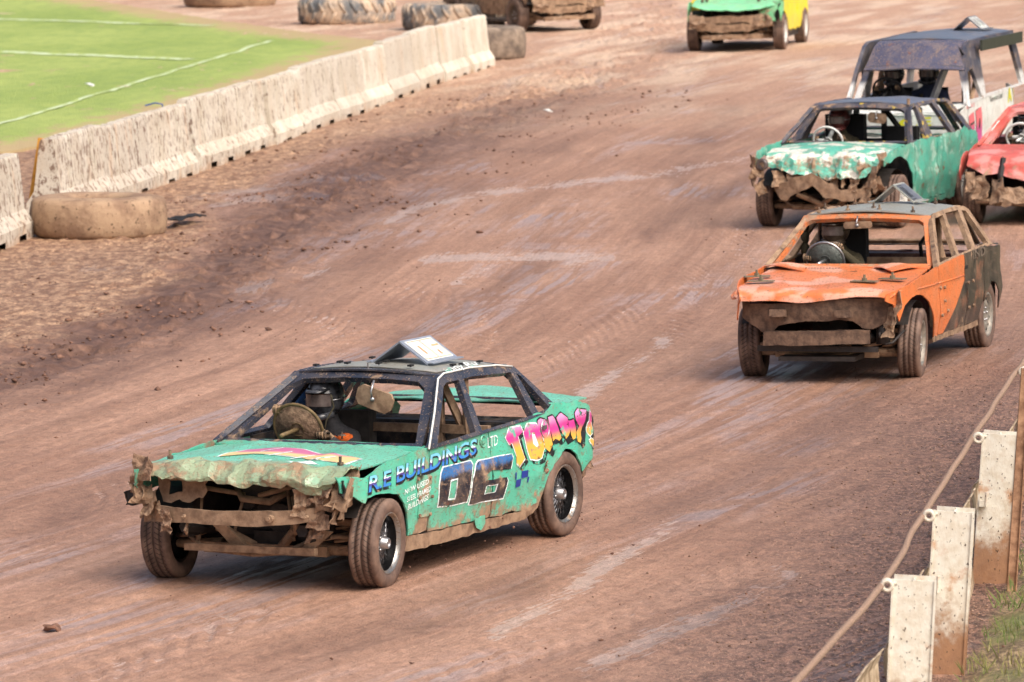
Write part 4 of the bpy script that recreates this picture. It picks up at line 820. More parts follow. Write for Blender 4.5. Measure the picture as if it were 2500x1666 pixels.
S=dict(paint=M['mint'],WL=.88,WR=.82,sp=.045,k=.68,zb=.88,ins=.0,
 sides=[('front_wing',[(1.97,.80),(1.88,.795),(1.65,.785),(1.50,.815),(1.33,.848),(.94,.866),(.705,.870),(.745,.70),(.768,.30),(1.05,.30)]+ARCHF[::-1][1:]+[(1.80,.655),(1.93,.69)],None,.006),
  ('door',[(.70,.870),(.13,.874),(-.14,.892),(-.205,.893),(-.225,.30),(-.20,.272),(.76,.292),(.738,.70)],None,.002),
  ('rear_wing',[(-.21,.894),(-.88,.907),(-1.20,.925),(-1.30,.955),(-1.50,.955),(-1.77,.905),(-1.92,.868),(-1.985,.82),(-1.96,.70),(-1.93,.58),(-1.86,.48),(-1.76,.44),(-1.66,.42),(-1.62,.47),(-1.553,.55),(-1.471,.602),(-1.329,.60),(-1.185,.535),(-1.07,.436),(-1.037,.33),(-1.0,.285),(-.784,.260),(-.205,.268),(-.23,.30)],None,.012),
  ('sill',[(1.055,.30),(1.06,.24),(1.09,.195),(.424,.184),(-.781,.19),(-.98,.235),(-1.0,.28),(-.784,.255),(-.2,.262),(.76,.285)],M['mudmetal'],.006)],
 gh=[(.74,.862),(.03,1.275),(-.06,1.298),(-.45,1.298),(-.85,1.275),(-1.10,1.24),(-1.36,.93),(-1.24,.915),(-.88,.895),(-.2,.882),(.2,.868),(.6,.862)],
 gholes=[[(.60,.885),(.05,1.215),(-.02,1.236),(-.21,1.236),(-.005,.90)],[(-.29,1.236),(-.41,1.238),(-1.0,1.21),(-.93,.918),(-.10,.90)],[(-1.07,1.195),(-1.11,1.175),(-1.24,.938),(-1.04,.925)]],
 pm=M['black'],ws=((.73,.868,.78),(-.03,1.285,.58)),wshole=[(-.70,.888),(.72,.888),(.53,1.20),(.45,1.232),(0,1.236),(-.45,1.232),(-.53,1.20)],bow=.07,
 roof=(.02,-1.14,1.275,1.235,.60,.62,.045),skin=(-.10,-1.02,.50,M['roofgrey']),rm=M['black'],
 bonnet=([(.76,-.74),(1.2,-.76),(1.66,-.76),(1.9,-.72),(1.99,-.64),(2.04,-.45),(2.08,-.3),(2.06,-.05),(2.08,.2),(2.13,.4),(2.2,.56),(2.16,.68),(1.95,.76),(1.80,.80),(1.66,.80),(1.2,.815),(.76,.80)],bonf,M['mintb'],bdent,lambda V:np.clip(.06+.22*sst(1.58,1.84,V[:,0]),0,.45)),
 boot=([(-1.28,-.78),(-1.28,.83),(-1.6,.83),(-1.97,.78),(-2.12,.5),(-2.2,0),(-2.25,-.4),(-2.12,-.72)],lambda p:np.c_[p,.955-.055*np.clip(-1.3-p[:,0],0,1)+.05*np.exp(-((p[:,1]+.1)/.4)**2)*sst(-1.3,-1.7,p[:,0])],M['mintb'],dentf(.022,2.6,21),lambda V:np.full(len(V),.06)),
 rs=((-1.42,.93,.74),(-1.10,1.235,.58)),
 dent=lambda P:dentf(.006,3.2,5)(P)+dentf(.028,5.5,15)(P)*((np.exp(-((P[:,0]+1.62)/.42)**2)*sst(.35,.5,P[:,2])+.55*np.exp(-((P[:,0]+1.0)/.22)**2)*sst(.8,.5,P[:,2])+.9*sst(1.7,1.95,P[:,0])+.4*np.exp(-((P[:,0]+.15)/.35)**2-((P[:,2]-.5)/.14)**2))[:,None]),
 mud=lambda V:.06+np.clip((.46-V[:,2])*1.5,0,.40)+.20*np.exp(-((V[:,0]+.3)/.5)**2-((V[:,2]-.47)/.14)**2)+.26*np.exp(-((V[:,0]-.83)/.13)**2)+.34*sst(-1.72,-1.9,V[:,0])*sst(.62,.5,V[:,2])+.18*np.exp(-((V[:,0]+1.05)/.14)**2)*sst(.7,.5,V[:,2])+.2*sst(1.6,1.9,V[:,0]),
 bflat=lambda v:v[0]>1.64,bsp=.052,wx=(1.38,-1.365),nose=1.92,inn=(.2,.84,.74,-.95),xend=-1.9)
shell(lead,S); LD=S['dent']
wl=Wf(.88); fL=lambda p,o=0.:np.c_[p[:,0],wl(p[:,0],p[:,1])+o,p[:,1]]+LD(np.c_[p[:,0],wl(p[:,0],p[:,1]),p[:,1]])
ledge=lambda p,o=0.:fL(p,o)
for (x,y,sx) in ((1.385,.80,9),(1.385,-.80,9),(-1.365,.80,0),(-1.365,-.78,0)): wheel(lead,x,y,.303,.205,sx-3 if sx else 0,'mesh',camb=-2 if x>0 else 0,rr=.205)
# cowl, trim, plate
sheet('cowl_panel',[(.60,-.76),(.60,.80),(.80,.82),(.80,-.76)],lambda p:np.c_[p,.872+.01*(p[:,0]<.7)-.02*np.abs(p[:,1])**2],M['mint'],lead,sp=.06,th=.01,mud=lambda V:np.full(len(V),.2))
for s in (1,):
    W_=.88; k=lambda x,z:(x,s*(W_+.006-.68*max(0,z-.88)),z)
    MB().tube([k(.755,.868),k(.40,1.075),k(.07,1.272),k(-.05,1.297),k(-.45,1.297),k(-.85,1.275),k(-1.06,1.245)],.0075,6).build('drip_rail',M['white'],lead,True)
pl=sheet('door_plate',[(.95,.70),(.72,.69),(.74,.405),(.935,.415)],lambda p:fL(p,.007),M['mint'],lead,sp=.04,th=-.006,mud=lambda V:np.full(len(V),.28))
bolts(pl,'plate_bolt',[],M['steel'])
for (x,z) in ((.93,.68),(.75,.67),(.76,.42),(.92,.43),(.93,.55),(.75,.54)):
    p=fL(np.array([[x,z]]),.008)[0]; MB().tube([p,p+np.array([0,.012,0])],.012,7).build('plate_bolt',M['mudmetal'],lead,mud=.4)
p=fL(np.array([[-.10,.82]]),.0)[0]; MB().lathe([(0,.045),(.006,.04),(-.004,.03),(-.006,.0001)],20,'y',p+np.array([0,.008,0])).box(p+np.array([0,.014,-.004]),(.06,.01,.02)).build('door_handle',M['mint'],lead,mud=.0)
p=fL(np.array([[-1.08,.80]]),.0)[0]; MB().lathe([(0,.07),(.004,.066),(-.008,.06)],24,'y',p+np.array([0,.012,0])).box(p+np.array([.02,.018,.01]),(.05,.012,.03)).build('fuel_filler',M['steel'],lead)
p=fL(np.array([[-.02,.225]]),.0)[0]; sheet('sill_patch',[(.06,.30),(.02,.30),(-.10,.305),(-.11,.23),(-.05,.205),(.03,.24)],lambda q:fL(q,.018),M['mint'],lead,sp=.03,th=-.004,jag=.01,mud=lambda V:np.full(len(V),.08))
# nose: beam, crumpled scraps
sheet('bumper_beam',[(-.62,.455),(-.3,.462),(.2,.458),(.45,.478),(.66,.515),(.665,.60),(.45,.575),(.1,.556),(-.2,.553),(-.62,.56)],lambda p:np.c_[1.955-.10*np.abs(p[:,0]/.7)**2.2,p[:,0],p[:,1]],M['mudmetal'],lead,sp=.035,jag=.004,th=.03,dent=dentf(.004,7,3),mud=lambda V:np.full(len(V),.45))
for (y,z,r) in ((-.36,.51,.014),(.30,.52,.028),(.58,.54,.012)): MB().tube([(1.955,y,z),(1.985,y,z)],r,12).tube([(1.97,y,z),(2.0,y,z)],r*.5,8).build('beam_bolt',M['mudmetal'],lead,mud=.2)
sheet('grille_panel_remnant',[(-.62,.58),(-.50,.60),(-.44,.57),(-.30,.60),(-.26,.66),(-.30,.70),(-.22,.77),(-.45,.78),(-.66,.76)],lambda p:np.c_[1.80+.1*p[:,0]*0,p[:,0],p[:,1]],M['mudmetal'],lead,holes=[[(-.58,.63),(-.48,.64),(-.47,.71),(-.57,.72)]],sp=.03,jag=.012,th=.01,dent=dentf(.03,7,9),mud=lambda V:np.full(len(V),.4))
sheet('headlamp_mount_remnant',[(.42,.57),(.66,.58),(.70,.70),(.60,.76),(.44,.72)],lambda p:np.c_[1.76+0*p[:,0],p[:,0],p[:,1]],M['mudmetal'],lead,sp=.03,jag=.014,th=.01,dent=dentf(.03,8,19),mud=lambda V:np.full(len(V),.4))
for i,(c_,sz,rt) in enumerate([((-1.86,.84,.50),(.20,.22),(1.5,.2,0)),((-1.80,.86,.43),(.18,.14),(1.4,.1,.3)),((-1.93,.83,.60),(.1,.25),(1.5,0,.2)),((-1.05,.895,.50),(.10,.14),(1.3,.3,.2))]): scrap('crumpled_metal',lead,c_,sz,i*5+201,M['mudthick'],rt,.3)
for i,(c_,sz,rt,m_) in enumerate([((1.90,-.70,.80),(.18,.16),(.3,1.3,.2),'mudthick'),((1.86,-.76,.70),(.20,.14),(1.,1.4,0),'mudmetal'),((1.88,-.73,.63),(.15,.16),(0,1.2,.6),'mudmetal'),((1.84,-.66,.52),(.13,.20),(.5,1.4,.2),'mudmetal'),((1.82,-.79,.60),(.10,.20),(.1,1.3,.9),'darkmetal'),((1.84,.74,.66),(.20,.18),(.4,1.2,-.3),'mudmetal'),((1.80,.80,.60),(.20,.14),(.9,1.2,-.5),'mudmetal'),((1.86,.62,.68),(.2,.16),(.2,1.0,0),'mudthick'),((1.80,.56,.44),(.18,.12),(.2,1.3,.2),'mudthick'),((1.93,-.52,.47),(.16,.08),(.2,1.5,0),'mudthick'),((1.72,.79,.78),(.22,.1),(.2,.5,.1),'mudmetal'),((1.88,.80,.72),(.12,.2),(.1,1.4,-.6),'darkmetal')]+[((1.84+.08*rng.random(),y_,z_),(.10+.12*rng.random(),.08+.08*rng.random()),(rng.uniform(-1,1),rng.uniform(.8,1.6),rng.uniform(-1,1)),m__) for y_,z_,m__ in [(-.76,.70,'mudthick'),(-.70,.62,'mudmetal'),(-.66,.56,'mudmetal'),(.72,.74,'mudthick'),(.66,.62,'mudmetal'),(.80,.66,'mudmetal'),(.62,.50,'mudthick'),(.50,.62,'mudmetal'),(.76,.54,'mudmetal')]]):
    scrap('crumpled_metal',lead,c_,sz,i*3+1,M[m_],rt)
sheet('bent_strip',[(1.93,.68),(1.97,.69),(1.86,.82),(1.82,.81)],lambda p:np.c_[p[:,0],.86+.0*p[:,0],p[:,1]-.02],M['mudmetal'],lead,sp=.03,jag=.006,th=.01,mud=lambda V:np.full(len(V),.3))
MB().lathe([(-.03,.05),(.0,.055),(.015,.05),(-.02,.04),(-.03,.0001)],18,'x',(1.82,.50,.80)).build('exposed_lamp_bowl',M['blackflat'],lead,True)
b=MB()
for (y0,z0,y1,z1,r_) in ((-.46,.30,-.44,.72,.02),(.46,.30,.48,.70,.02),(-.2,.30,-.12,.60,.012),(.28,.32,.22,.66,.014),(.02,.62,.3,.70,.02),(-.4,.66,-.1,.62,.018)): b.tube([(1.60,y0,z0),(1.56,y1,z1)],r_,6)
b.tube([(1.5,-.2,.66),(1.62,-.1,.60),(1.60,.1,.58),(1.5,.18,.64)],.026,8).tube([(1.62,.30,.62),(1.70,.36,.52),(1.66,.33,.38)],.022,8)
b.build('radiator_hoses',M['mudmetal'],lead,True,mud=.25)
b=MB().prism([(1.66,-.34,.46),(1.66,-.24,.46),(1.60,-.06,.26),(1.60,-.18,.26)],(.03,0,0)).prism([(1.68,-.5,.24),(1.68,.5,.24),(1.68,.5,.29),(1.68,-.5,.29)],(.05,0,0)).prism([(1.66,.36,.25),(1.66,.44,.25),(1.66,.62,.40),(1.66,.50,.42)],(.03,0,0)); b.build('chassis_brace',M['mudmetal'],lead,mud=.45,dis=dentf(.008,8,7))
MB().tube([(1.9,-.37,.455),(1.93,-.375,.41),(1.9,-.38,.385),(1.88,-.385,.42)],.010,6).build('towing_eye',M['mudmetal'],lead,mud=.4)
bolts(lead,'bonnet_bolt',[(1.62,.66,.850),(1.60,-.66,.85)],M['mudmetal'],.018,.06)
zr_=lambda x,y:1.262+.012*0+.04*(x+.5)*.9+.012+.045*(1-(y/.6)**2)+.010
bolts(lead,'roof_bolt',[(x,y,zr_(x,y)) for x,y in [(-.14,-.45),(-.14,-.2),(-.14,.05),(-.14,.3),(-.5,-.45),(-.5,.45),(-.62,.46),(-.9,.46),(-.35,0),(-.9,-.4)]],M['blackflat'],.012,.014,(.05,.03))
b=MB().tube([(-.03,.02,1.305),(-.03,.02,1.36)],.007,6).lathe([(0,.0001),(0,.035),(.006,.025)],10,'z',(-.03,.02,1.315)); b.build('aerial_stub',M['steel'],lead)
fin(lead,(-.60,.10,1.325),.45,.46,.155,-2,(M['steelblue'] if 'steelblue' in M else plain('blue_grey_board',srgb(150,160,176),.35,.3,.2,9,.2,.003),M['white'],plain('orange_outline',srgb(206,160,120),.6)),'06')
cage(lead,-.45,.80,.86,1.24,M['mudmetal'],.36)
mirror(lead,(.17,.17,1.13),(.29,.145),-18,M['mudmetal'],.13)
sw=swheel(lead,(.33,-.35,.925),.188,.012,M['wheelcover'],M['mudthick'],20)
b=MB()
for k in range(3): b.sph((-.32,-.68,.92+.12*k),.075,12,8,(.8,.75,1.2))
b.tube([(-.32,-.68,.86),(-.34,-.64,1.22)],.06,10); b.build('blue_pillar_padding',M['foam'],lead,True)
b=MB().box((-.42,-.36,.60),(.12,.40,.75)); b.box((-.1,-.36,.32),(.5,.5,.12)); b.build('driver_seat',plain('brown_grey_seat',srgb(62,56,52),.8,0,.4,12,.5,.01),lead,dis=dentf(.01,5,2))
MB().tube([(.08,-.22,1.14),(.06,-.21,1.05),(.10,-.25,.96),(.12,-.26,.88)],.006,6).build('loose_cable',M['khaki'],lead,True)
b=MB().tube([(.4,.03,.87),(.40,.03,.92)],.007,6).lathe([(0,.03),(.01,.02)],10,'z',(.4,.03,.895)); b.build('cowl_bolt',M['mudmetal'],lead)
# painted lettering, scuffed through to the paint and splashed with mud
def wear(t,x):
    c=t.co(); a=t.noise(c,8,7,.7); b_=t.noise(t.n('Mapping',{'Vector':c,'Scale':(14,40,40)}),1,5,.65)
    x=t.mix(t.mr(a,.575,.62,0,.9),x,tuple(MINT)); return t.mix(t.mr(b_,.585,.64,0,.9),x,MUD2)
def wornp(n,col): t=NT(n); return t.set(Base_Color=wear(t,t.mix(t.noise(t.co(),20,4),col,tuple(min(1,k*1.2+.01) for k in col))),Roughness=.45)
t=NT('magenta_to_yellow_paint'); z=t.n('SeparateXYZ',{0:t.co()},out=2); nn=t.noise(t.co(),14,4); M['fade']=t.set(Base_Color=wear(t,t.mix(t.mr(t.ma('ADD',z,t.ma('MULTIPLY',nn,.03)),.725,.80),srgb(232,178,76),t.mix(t.mr(z,.80,.87),srgb(206,62,146),srgb(226,150,196)))),Roughness=.35)
t=NT('chrome_blue_paint'); cz=t.co(); z=t.n('SeparateXYZ',{0:cz},out=2); xx_=t.n('SeparateXYZ',{0:cz},out=0)
ln=t.ma('SUBTRACT',z,t.ma('SUBTRACT',.800,t.ma('MULTIPLY',xx_,.0423))); ln=t.ma('ADD',ln,t.ma('MULTIPLY',t.ma('SUBTRACT',t.noise(cz,24,3),.5),.03)); M['chromeblue']=t.set(Base_Color=wear(t,t.mix(t.mr(ln,-.03,-.004),srgb(60,130,210),t.mix(t.mr(ln,-.004,.002),srgb(84,50,130),t.mix(t.mr(ln,.002,.03),srgb(214,232,244),srgb(120,196,226))))),Roughness=.3)
M['ink']=wornp('black_lettering_paint',srgb(22,24,28)); M['whitep']=wornp('white_lettering_paint',srgb(222,230,230)); M['bluep']=plain('deep_blue_paint',srgb(34,60,150),.4,0,.2,20,.1,.002)
M['numblue']=paint('black_blue_number_paint',srgb(24,30,44),.35,0,mud=.27,fleck=.7,col2=srgb(48,112,176),rust=.2,mask=lambda t,c:t.mr(t.ma('ADD',t.n('SeparateXYZ',{0:c},out=2),t.ma('MULTIPLY',t.noise(c,9,4),.12)),.685,.73))
LT={'T':[(-.46,.805),(-.533,.867),(-.707,.86),(-.738,.82),(-.654,.793),(-.688,.705),(-.728,.628),(-.633,.581),(-.585,.611),(-.599,.667),(-.57,.738),(-.55,.764),(-.511,.749)],
'M1':[(-.988,.865),(-1.038,.876),(-1.137,.853),(-1.179,.795),(-1.16,.763),(-1.173,.679),(-1.115,.627),(-1.05,.664),(-1.043,.742),(-.99,.792)],
'M2':[(-1.155,.876),(-1.227,.875),(-1.27,.834),(-1.29,.783),(-1.32,.701),(-1.28,.686),(-1.23,.711),(-1.185,.702),(-1.167,.787)],
'M3':[(-1.288,.851),(-1.362,.872),(-1.45,.833),(-1.469,.763),(-1.444,.707),(-1.386,.679),(-1.344,.728),(-1.324,.779)],
'M4':[(-1.46,.813),(-1.54,.824),(-1.565,.742),(-1.556,.684),(-1.499,.681),(-1.469,.748)],
'Y':[(-1.57,.855),(-1.633,.867),(-1.676,.814),(-1.712,.844),(-1.679,.872),(-1.815,.843),(-1.79,.801),(-1.707,.736),(-1.668,.642),(-1.633,.621),(-1.578,.672),(-1.569,.717),(-1.65,.743),(-1.573,.8)],
'X':[(-1.873,.835),(-1.948,.80),(-1.94,.759),(-1.902,.749),(-1.91,.674),(-1.829,.663),(-1.779,.689),(-1.81,.749),(-1.845,.755)],'D':[(-1.851,.644),(-1.92,.613),(-1.871,.579),(-1.815,.601),(-1.799,.627)]}
OO=([(-.748,.809),(-.827,.861),(-.959,.846),(-1.023,.803),(-1.044,.664),(-.98,.604),(-.902,.596),(-.815,.611),(-.776,.7)],[[(-.874,.795),(-.912,.791),(-.952,.694),(-.918,.681),(-.875,.713)]])
for k,pg in list(LT.items())+[('O',OO[0])]:
    letters(lead,'lettering_shadow',[grow(pg,.012,(-.045,-.028))],fL,M['ink'],.003); letters(lead,'lettering_outline',[grow(pg,.012)],fL,M['whitep'] if k in 'TOXD' else M['ink'],.0045)
    letters(lead,'lettering',[pg] if k!='O' else [OO],fL,M['fade'],.006)
write(lead,'lettering_shadow','R.E BUILDINGS',(1.655,.664),(-.03,.735),.112,fL,M['ink'],.22,.05,.003)
write(lead,'lettering','R.E BUILDINGS',(1.645,.680),(-.01,.752),.100,fL,M['chromeblue'],.22,.02,.006)
write(lead,'lettering','LTD',(-.17,.765),(-.34,.772),.075,fL,M['whitep'],.25,0,.005)
write(lead,'lettering','NEW USED',(1.15,.600),(.78,.632),.034,fL,M['whitep'],.3,.008,.009)
write(lead,'lettering','STEEL FRAMED',(1.12,.545),(.76,.578),.034,fL,M['whitep'],.3,.008,.009)
write(lead,'lettering','BUILDINGS',(1.11,.490),(.80,.525),.038,fL,M['whitep'],.3,.008,.009)
n0=[(.574,.675),(.534,.714),(.12,.709),(.092,.679),(.192,.433),(.643,.454),(.616,.594)]; n0h=[(.444,.603),(.338,.608),(.392,.484),(.488,.491)]
n6=[(.034,.673),(-.006,.694),(-.521,.687),(-.539,.659),(-.485,.581),(-.208,.6),(-.108,.577),(-.087,.54),(-.423,.53),(-.442,.51),(-.396,.388),(.154,.411),(.108,.554)]; n6h=[(-.094,.499),(-.282,.494),(-.26,.448),(-.082,.448)]
for pg,h_ in ((n0,n0h),(n6,n6h)):
    letters(lead,'number_outline',[(grow(pg,.016),[grow(h_,-.003)])],fL,M['whitep'],.0035); letters(lead,'number_edge',[(grow(h_,.012),[grow(h_,-.001)])],fL,M['whitep'],.0075); letters(lead,'number',[(pg,[h_])],fL,M['numblue'],.006)
letters(lead,'check_square',[[(-.669,.543),(-.773,.538),(-.765,.493),(-.661,.493)],[(-.579,.491),(-.661,.491),(-.653,.439),(-.577,.439)],[(-.765,.491),(-.789,.49),(-.78,.453),(-.761,.453)],[(-.563,.545),(-.584,.545),(-.58,.494),(-.563,.494)]],fL,M['bluep'],.005)
fB=lambda p,o=0.:bonf(p)+np.array([0,0,o])+np.c_[p[:,0]*0,p[:,0]*0,.010*vn(bonf(p),3.3,8)]
t=NT('pink_cream_paint'); n=t.n('SeparateXYZ',{0:t.co()},out=0); M['bband']=t.set(Base_Color=t.mix(t.mr(n,1.28,1.36),srgb(196,110,150),srgb(226,196,140)),Roughness=.4)
bnd=[(1.56,-.30),(1.368,-.33),(1.177,-.29),(1.094,-.10),(1.128,.12),(1.25,.30),(1.27,.44),(1.332,.66),(1.56,.66),(1.53,.50),(1.54,.38),(1.445,.28),(1.421,.151),(1.409,-.12),(1.50,-.21)]
letters(lead,'bonnet_lettering_outline',[grow(bnd,.02)],fB,M['whitep'],.004); letters(lead,'bonnet_lettering',[bnd],fB,M['bband'],.006)
for x0_,y0_,y1_ in ((1.16,-.05,-.12),(1.30,.10,.02),(1.36,.30,.22),(1.40,.48,.40)):
    letters(lead,'bonnet_lettering_outline',[[(x0_-.04,y0_),(x0_-.03,y0_+.02),(x0_+.17,y1_+.02),(x0_+.16,y1_)]],fB,M['whitep'],.008)
letters(lead,'bonnet_lettering',[[(1.66,-.02),(1.60,.12),(1.66,.20)],[(1.68,.24),(1.60,.22),(1.60,.42),(1.66,.52),(1.70,.44)]],fB,M['whitep'],.006)
fR=lambda p,o=0.:np.c_[p[:,0],.603+.01*0-.9*(p[:,1]-1.296)+o,p[:,1]+.004]
write(lead,'lettering','anny Ru',(-.10,1.300),(-.62,1.300),.045,lambda p,o=0.:np.c_[p[:,0],.600-(p[:,1]-1.30)*1.6+.004,p[:,1]*0+1.292+(p[:,1]-1.30)*.55+.012],M['whitep'],.35,.0,.01)
driver(pose(LX,LY,-116.1),'driver in black helmet and black suit with orange shoulder, gripping the mint coupe steering wheel',(-.10,-.36,1.06),(.30,-.17,.88),(.34,-.49,1.05),M['fabric'],M['helmet'],M['orangecloth'])
# ---------------------------------------------------------------- orange saloon
M['mudbrown']=plain('wet_brown_mud',srgb(96,74,62),.75,0,.35,14,.9,.012,col2=srgb(124,98,80))
ORX=paint('orange_black_two_tone_paint',srgb(232,122,58),.36,0,mud=.06,fleck=.6,col2=srgb(44,38,36),rust=.12,mask=lambda t,c:t.mr(t.ma('ADD',t.n('SeparateXYZ',{0:c},out=0),t.ma('MULTIPLY',t.ma('SUBTRACT',.72,t.n('SeparateXYZ',{0:c},out=2)),1.35)),-.245+0,-.255))
# black covers the side behind a line slanting from the belt down and forward
ORX=paint('orange_black_two_tone_paint',srgb(218,116,60),.34,0,mud=.04,dust=.22,fleck=.6,col2=srgb(40,36,36),rust=.10,mask=lambda t,c:t.mr(t.ma('SUBTRACT',t.n('SeparateXYZ',{0:c},out=0),t.ma('MAXIMUM',t.ma('MULTIPLY',t.ma('SUBTRACT',.74,t.n('SeparateXYZ',{0:c},out=2)),1.95),0)),-.30,-.315))
ORG=paint('orange_paint',srgb(222,124,72),.30,0,mud=.03,dust=.24,fleck=.8,col2=srgb(226,164,140),rust=.08,mask=lambda t,c:t.mr(t.noise(c,2.1,3,.5),.50,.56))  # pinkish-white sheen painted as paler patches in the orange
M['opill']=paint('orange_muddy_pillar_paint',srgb(206,116,64),.5,0,mud=.22,fleck=.8,rust=.5)
OX,OY,OA=3.3109,52.259,-107.56
car=thing('race_car','orange racing saloon with black rear half and brown crushed nose, second nearest the camera','car',pose(OX,OY,OA),'battered cars racing on the dirt track')
ob=interp([.7,1.4,1.8,1.98,2.08,2.26],[.93,.885,.858,.84,.805,.735])
AF=[(1.98,.56),(1.86,.70),(1.70,.76),(1.56,.77),(1.30,.73),(1.12,.66),(1.0,.56),(.92,.44),(.87,.33)]
S=dict(paint=ORX,WL=.83,WR=.80,sp=.05,k=.53,zb=.94,ins=.0,wf=dict(zt=.86,kt=.5),
 sides=[('front_wing',[(2.14,.82),(1.8,.875),(1.5,.915),(.73,.95),(.735,.30),(.86,.30)]+AF[::-1]+[(2.06,.72),(2.16,.76)],None,.006),
  ('front_door',[(.72,.952),(-.14,.972),(-.305,.97),(-.30,.72),(-.36,.305),(.725,.318)],None,.002),
  ('rear_door',[(-.315,.97),(-.95,.975),(-1.10,.972),(-1.08,.56),(-.90,.30),(-.37,.305),(-.31,.72)],None,.003),
  ('rear_wing',[(-1.11,.972),(-1.35,.962),(-1.75,.935),(-2.1,.90),(-2.24,.87),(-2.27,.74),(-2.2,.60),(-2.12,.46),(-2.03,.38),(-1.86,.33),(-1.80,.38),(-1.72,.50),(-1.56,.60),(-1.38,.62),(-1.20,.55),(-1.09,.46)],None,.012),
  ('sill',[(.86,.335),(.87,.27),(-.4,.255),(-.93,.25),(-.9,.30),(-.36,.302),(.72,.315)],M['mudmetal'],.006)],
 gh=[(.77,.945),(.10,1.335),(-.02,1.368),(-.45,1.372),(-.9,1.368),(-1.22,1.345),(-1.33,1.31),(-1.52,.965),(-1.1,.965),(-.3,.965),(.3,.955)],
 gholes=[[(.62,.972),(.05,1.30),(0,1.325),(-.33,1.332),(-.06,.985)],[(-.44,1.338),(-.94,1.330),(-.72,.99),(-.18,.985)],[(-1.07,1.318),(-1.2,1.30),(-1.38,.99),(-.86,.99)]],
 pm=paint('muddy_brown_black_pillar_paint',srgb(60,50,44),.5,0,mud=.36,fleck=.9,rust=.5),wsmat=M['opill'],pmud=lambda V:np.full(len(V),.12),
 ws=((.76,.945,.76),(.08,1.352,.60)),bow=.09,wsm=(.055,.045),header=.042,
 roof=(.10,-1.32,1.350,1.325,.60,.60,.05),rm=M['roofgrey'],rdent=dentf(.008,2.5,4),im=M['innerred'],
 bonnet=([(.78,-.72),(1.4,-.74),(1.95,-.72),(2.10,-.72),(2.24,-.67),(2.25,-.30),(2.26,0),(2.22,.22),(2.14,.40),(2.12,.60),(2.16,.70),(2.06,.745),(1.4,.76),(.78,.74)],lambda p:np.c_[np.interp(p[:,0],[0,2.04,2.12,2.26],[0,2.04,2.09,2.11]),p[:,1],ob(p[:,0])+.02*(1-(p[:,1]/.75)**2)-.025*np.exp(-((p[:,1]+.1)/.18)**2)*sst(.9,1.5,p[:,0])-.02*np.exp(-((p[:,1]-.35)/.15)**2)*sst(1.7,1.2,p[:,0])],ORG,lambda P:dentf(.012,2.3,31)(P)*(.4+.4*sst(1.6,2.0,P[:,0]))[:,None],lambda V:np.full(len(V),.03)+.0*V[:,0]),
 boot=([(-1.38,-.70),(-1.38,.72),(-2.1,.74),(-2.24,.62),(-2.3,0),(-2.24,-.6)],lambda p:np.c_[p,.965-.06*np.clip(-1.4-p[:,0],0,1)],M['black'],dentf(.012,2.4,7),lambda V:np.full(len(V),.3)),
 rs=((-1.52,.965,.70),(-1.30,1.33,.56)),
 dent=lambda P:dentf(.004,3,5)(P)+dentf(.032,5,15)(P)*(sst(-1.75,-2.1,P[:,0])*.9)[:,None],
 mud=lambda V:np.clip((.40-V[:,2])*1.2,0,.35)+.42*sst(-.1,-.55,V[:,0]+.9*(V[:,2]-.72)),
 bjag=.003,wx=(1.38,-1.34),nose=2.05,inn=(.26,.90,.76,-1.05),xend=-2.0)
S['mud']=lambda V:np.clip((.40-V[:,2])*1.0,0,.3)+.17*sst(-.32,-.5,V[:,0]-1.95*np.clip(.74-V[:,2],0,1))
shell(car,S)
Wo=Wf(.83,zt=.86,kt=.5); fO=lambda p,o=0.:np.c_[p[:,0],Wo(p[:,0],p[:,1])+o,p[:,1]]
sheet('cowl_panel',[(.62,-.74),(.62,.74),(.82,.76),(.82,-.75)],lambda p:np.c_[p,.948-.02*np.abs(p[:,1])**2+.01*(p[:,0]<.7)],ORG,car,sp=.06,th=.01,mud=lambda V:np.full(len(V),.15))
for y0,s in ((-.58,1),(.46,1)): # bonnet corners lifted off the scuttle
    sheet('lifted_bonnet_corner',[(.80,y0-.22),(.80,y0+.22),(1.10,y0+(.24 if y0<0 else .02))],lambda p:np.c_[p,.935+.05*np.clip((1.1-p[:,0])/.3,0,1)*(1-((p[:,1]-y0)/.24)**2)],ORG,car,sp=.04,th=.008,mud=lambda V:np.full(len(V),.1))
    MB().prism([(.81,y0-.22,.92),(.81,y0+.22,.92),(.81,y0,.975)],(.02,0,0)).build('bonnet_gap',M['blackflat'],car)
MB().tube([(x,float(Wf(.83,zt=.86,kt=.5)(x,zz))+.002,zz) for x,zz in ((.73,.795),(0,.78),(-.30,.776))],.008,6).build('side_crease',ORX,car,True,mud=0.)
MB().tube([(x,float(Wf(.83,zt=.86,kt=.5)(x,zz))+.002,zz) for x,zz in ((1.95,.832),(1.5,.815),(1.0,.80),(.75,.795))],.009,6).build('wing_crease',ORG,car,True,mud=.0)
sheet('wing_tip',[(1.60,-.76),(2.02,-.77),(2.08,-.74),(2.02,-.68)],lambda p:np.c_[p,.855-.25*np.clip(p[:,0]-1.75,0,1)],ORG,car,sp=.05,th=.02,dent=dentf(.006,4,3),mud=lambda V:np.full(len(V),.10))
pl=sheet('door_plate',[(.74,.78),(.52,.765),(.42,.50),(.71,.475)],lambda p:fO(p,.006),ORX,car,sp=.05,th=-.006,mud=lambda V:np.full(len(V),.08))
sheet('door_plate',[(-.36,.72),(-.62,.715),(-.62,.44),(-.37,.44)],lambda p:fO(p,.008),ORX,car,sp=.05,th=-.006,mud=lambda V:np.full(len(V),.18))
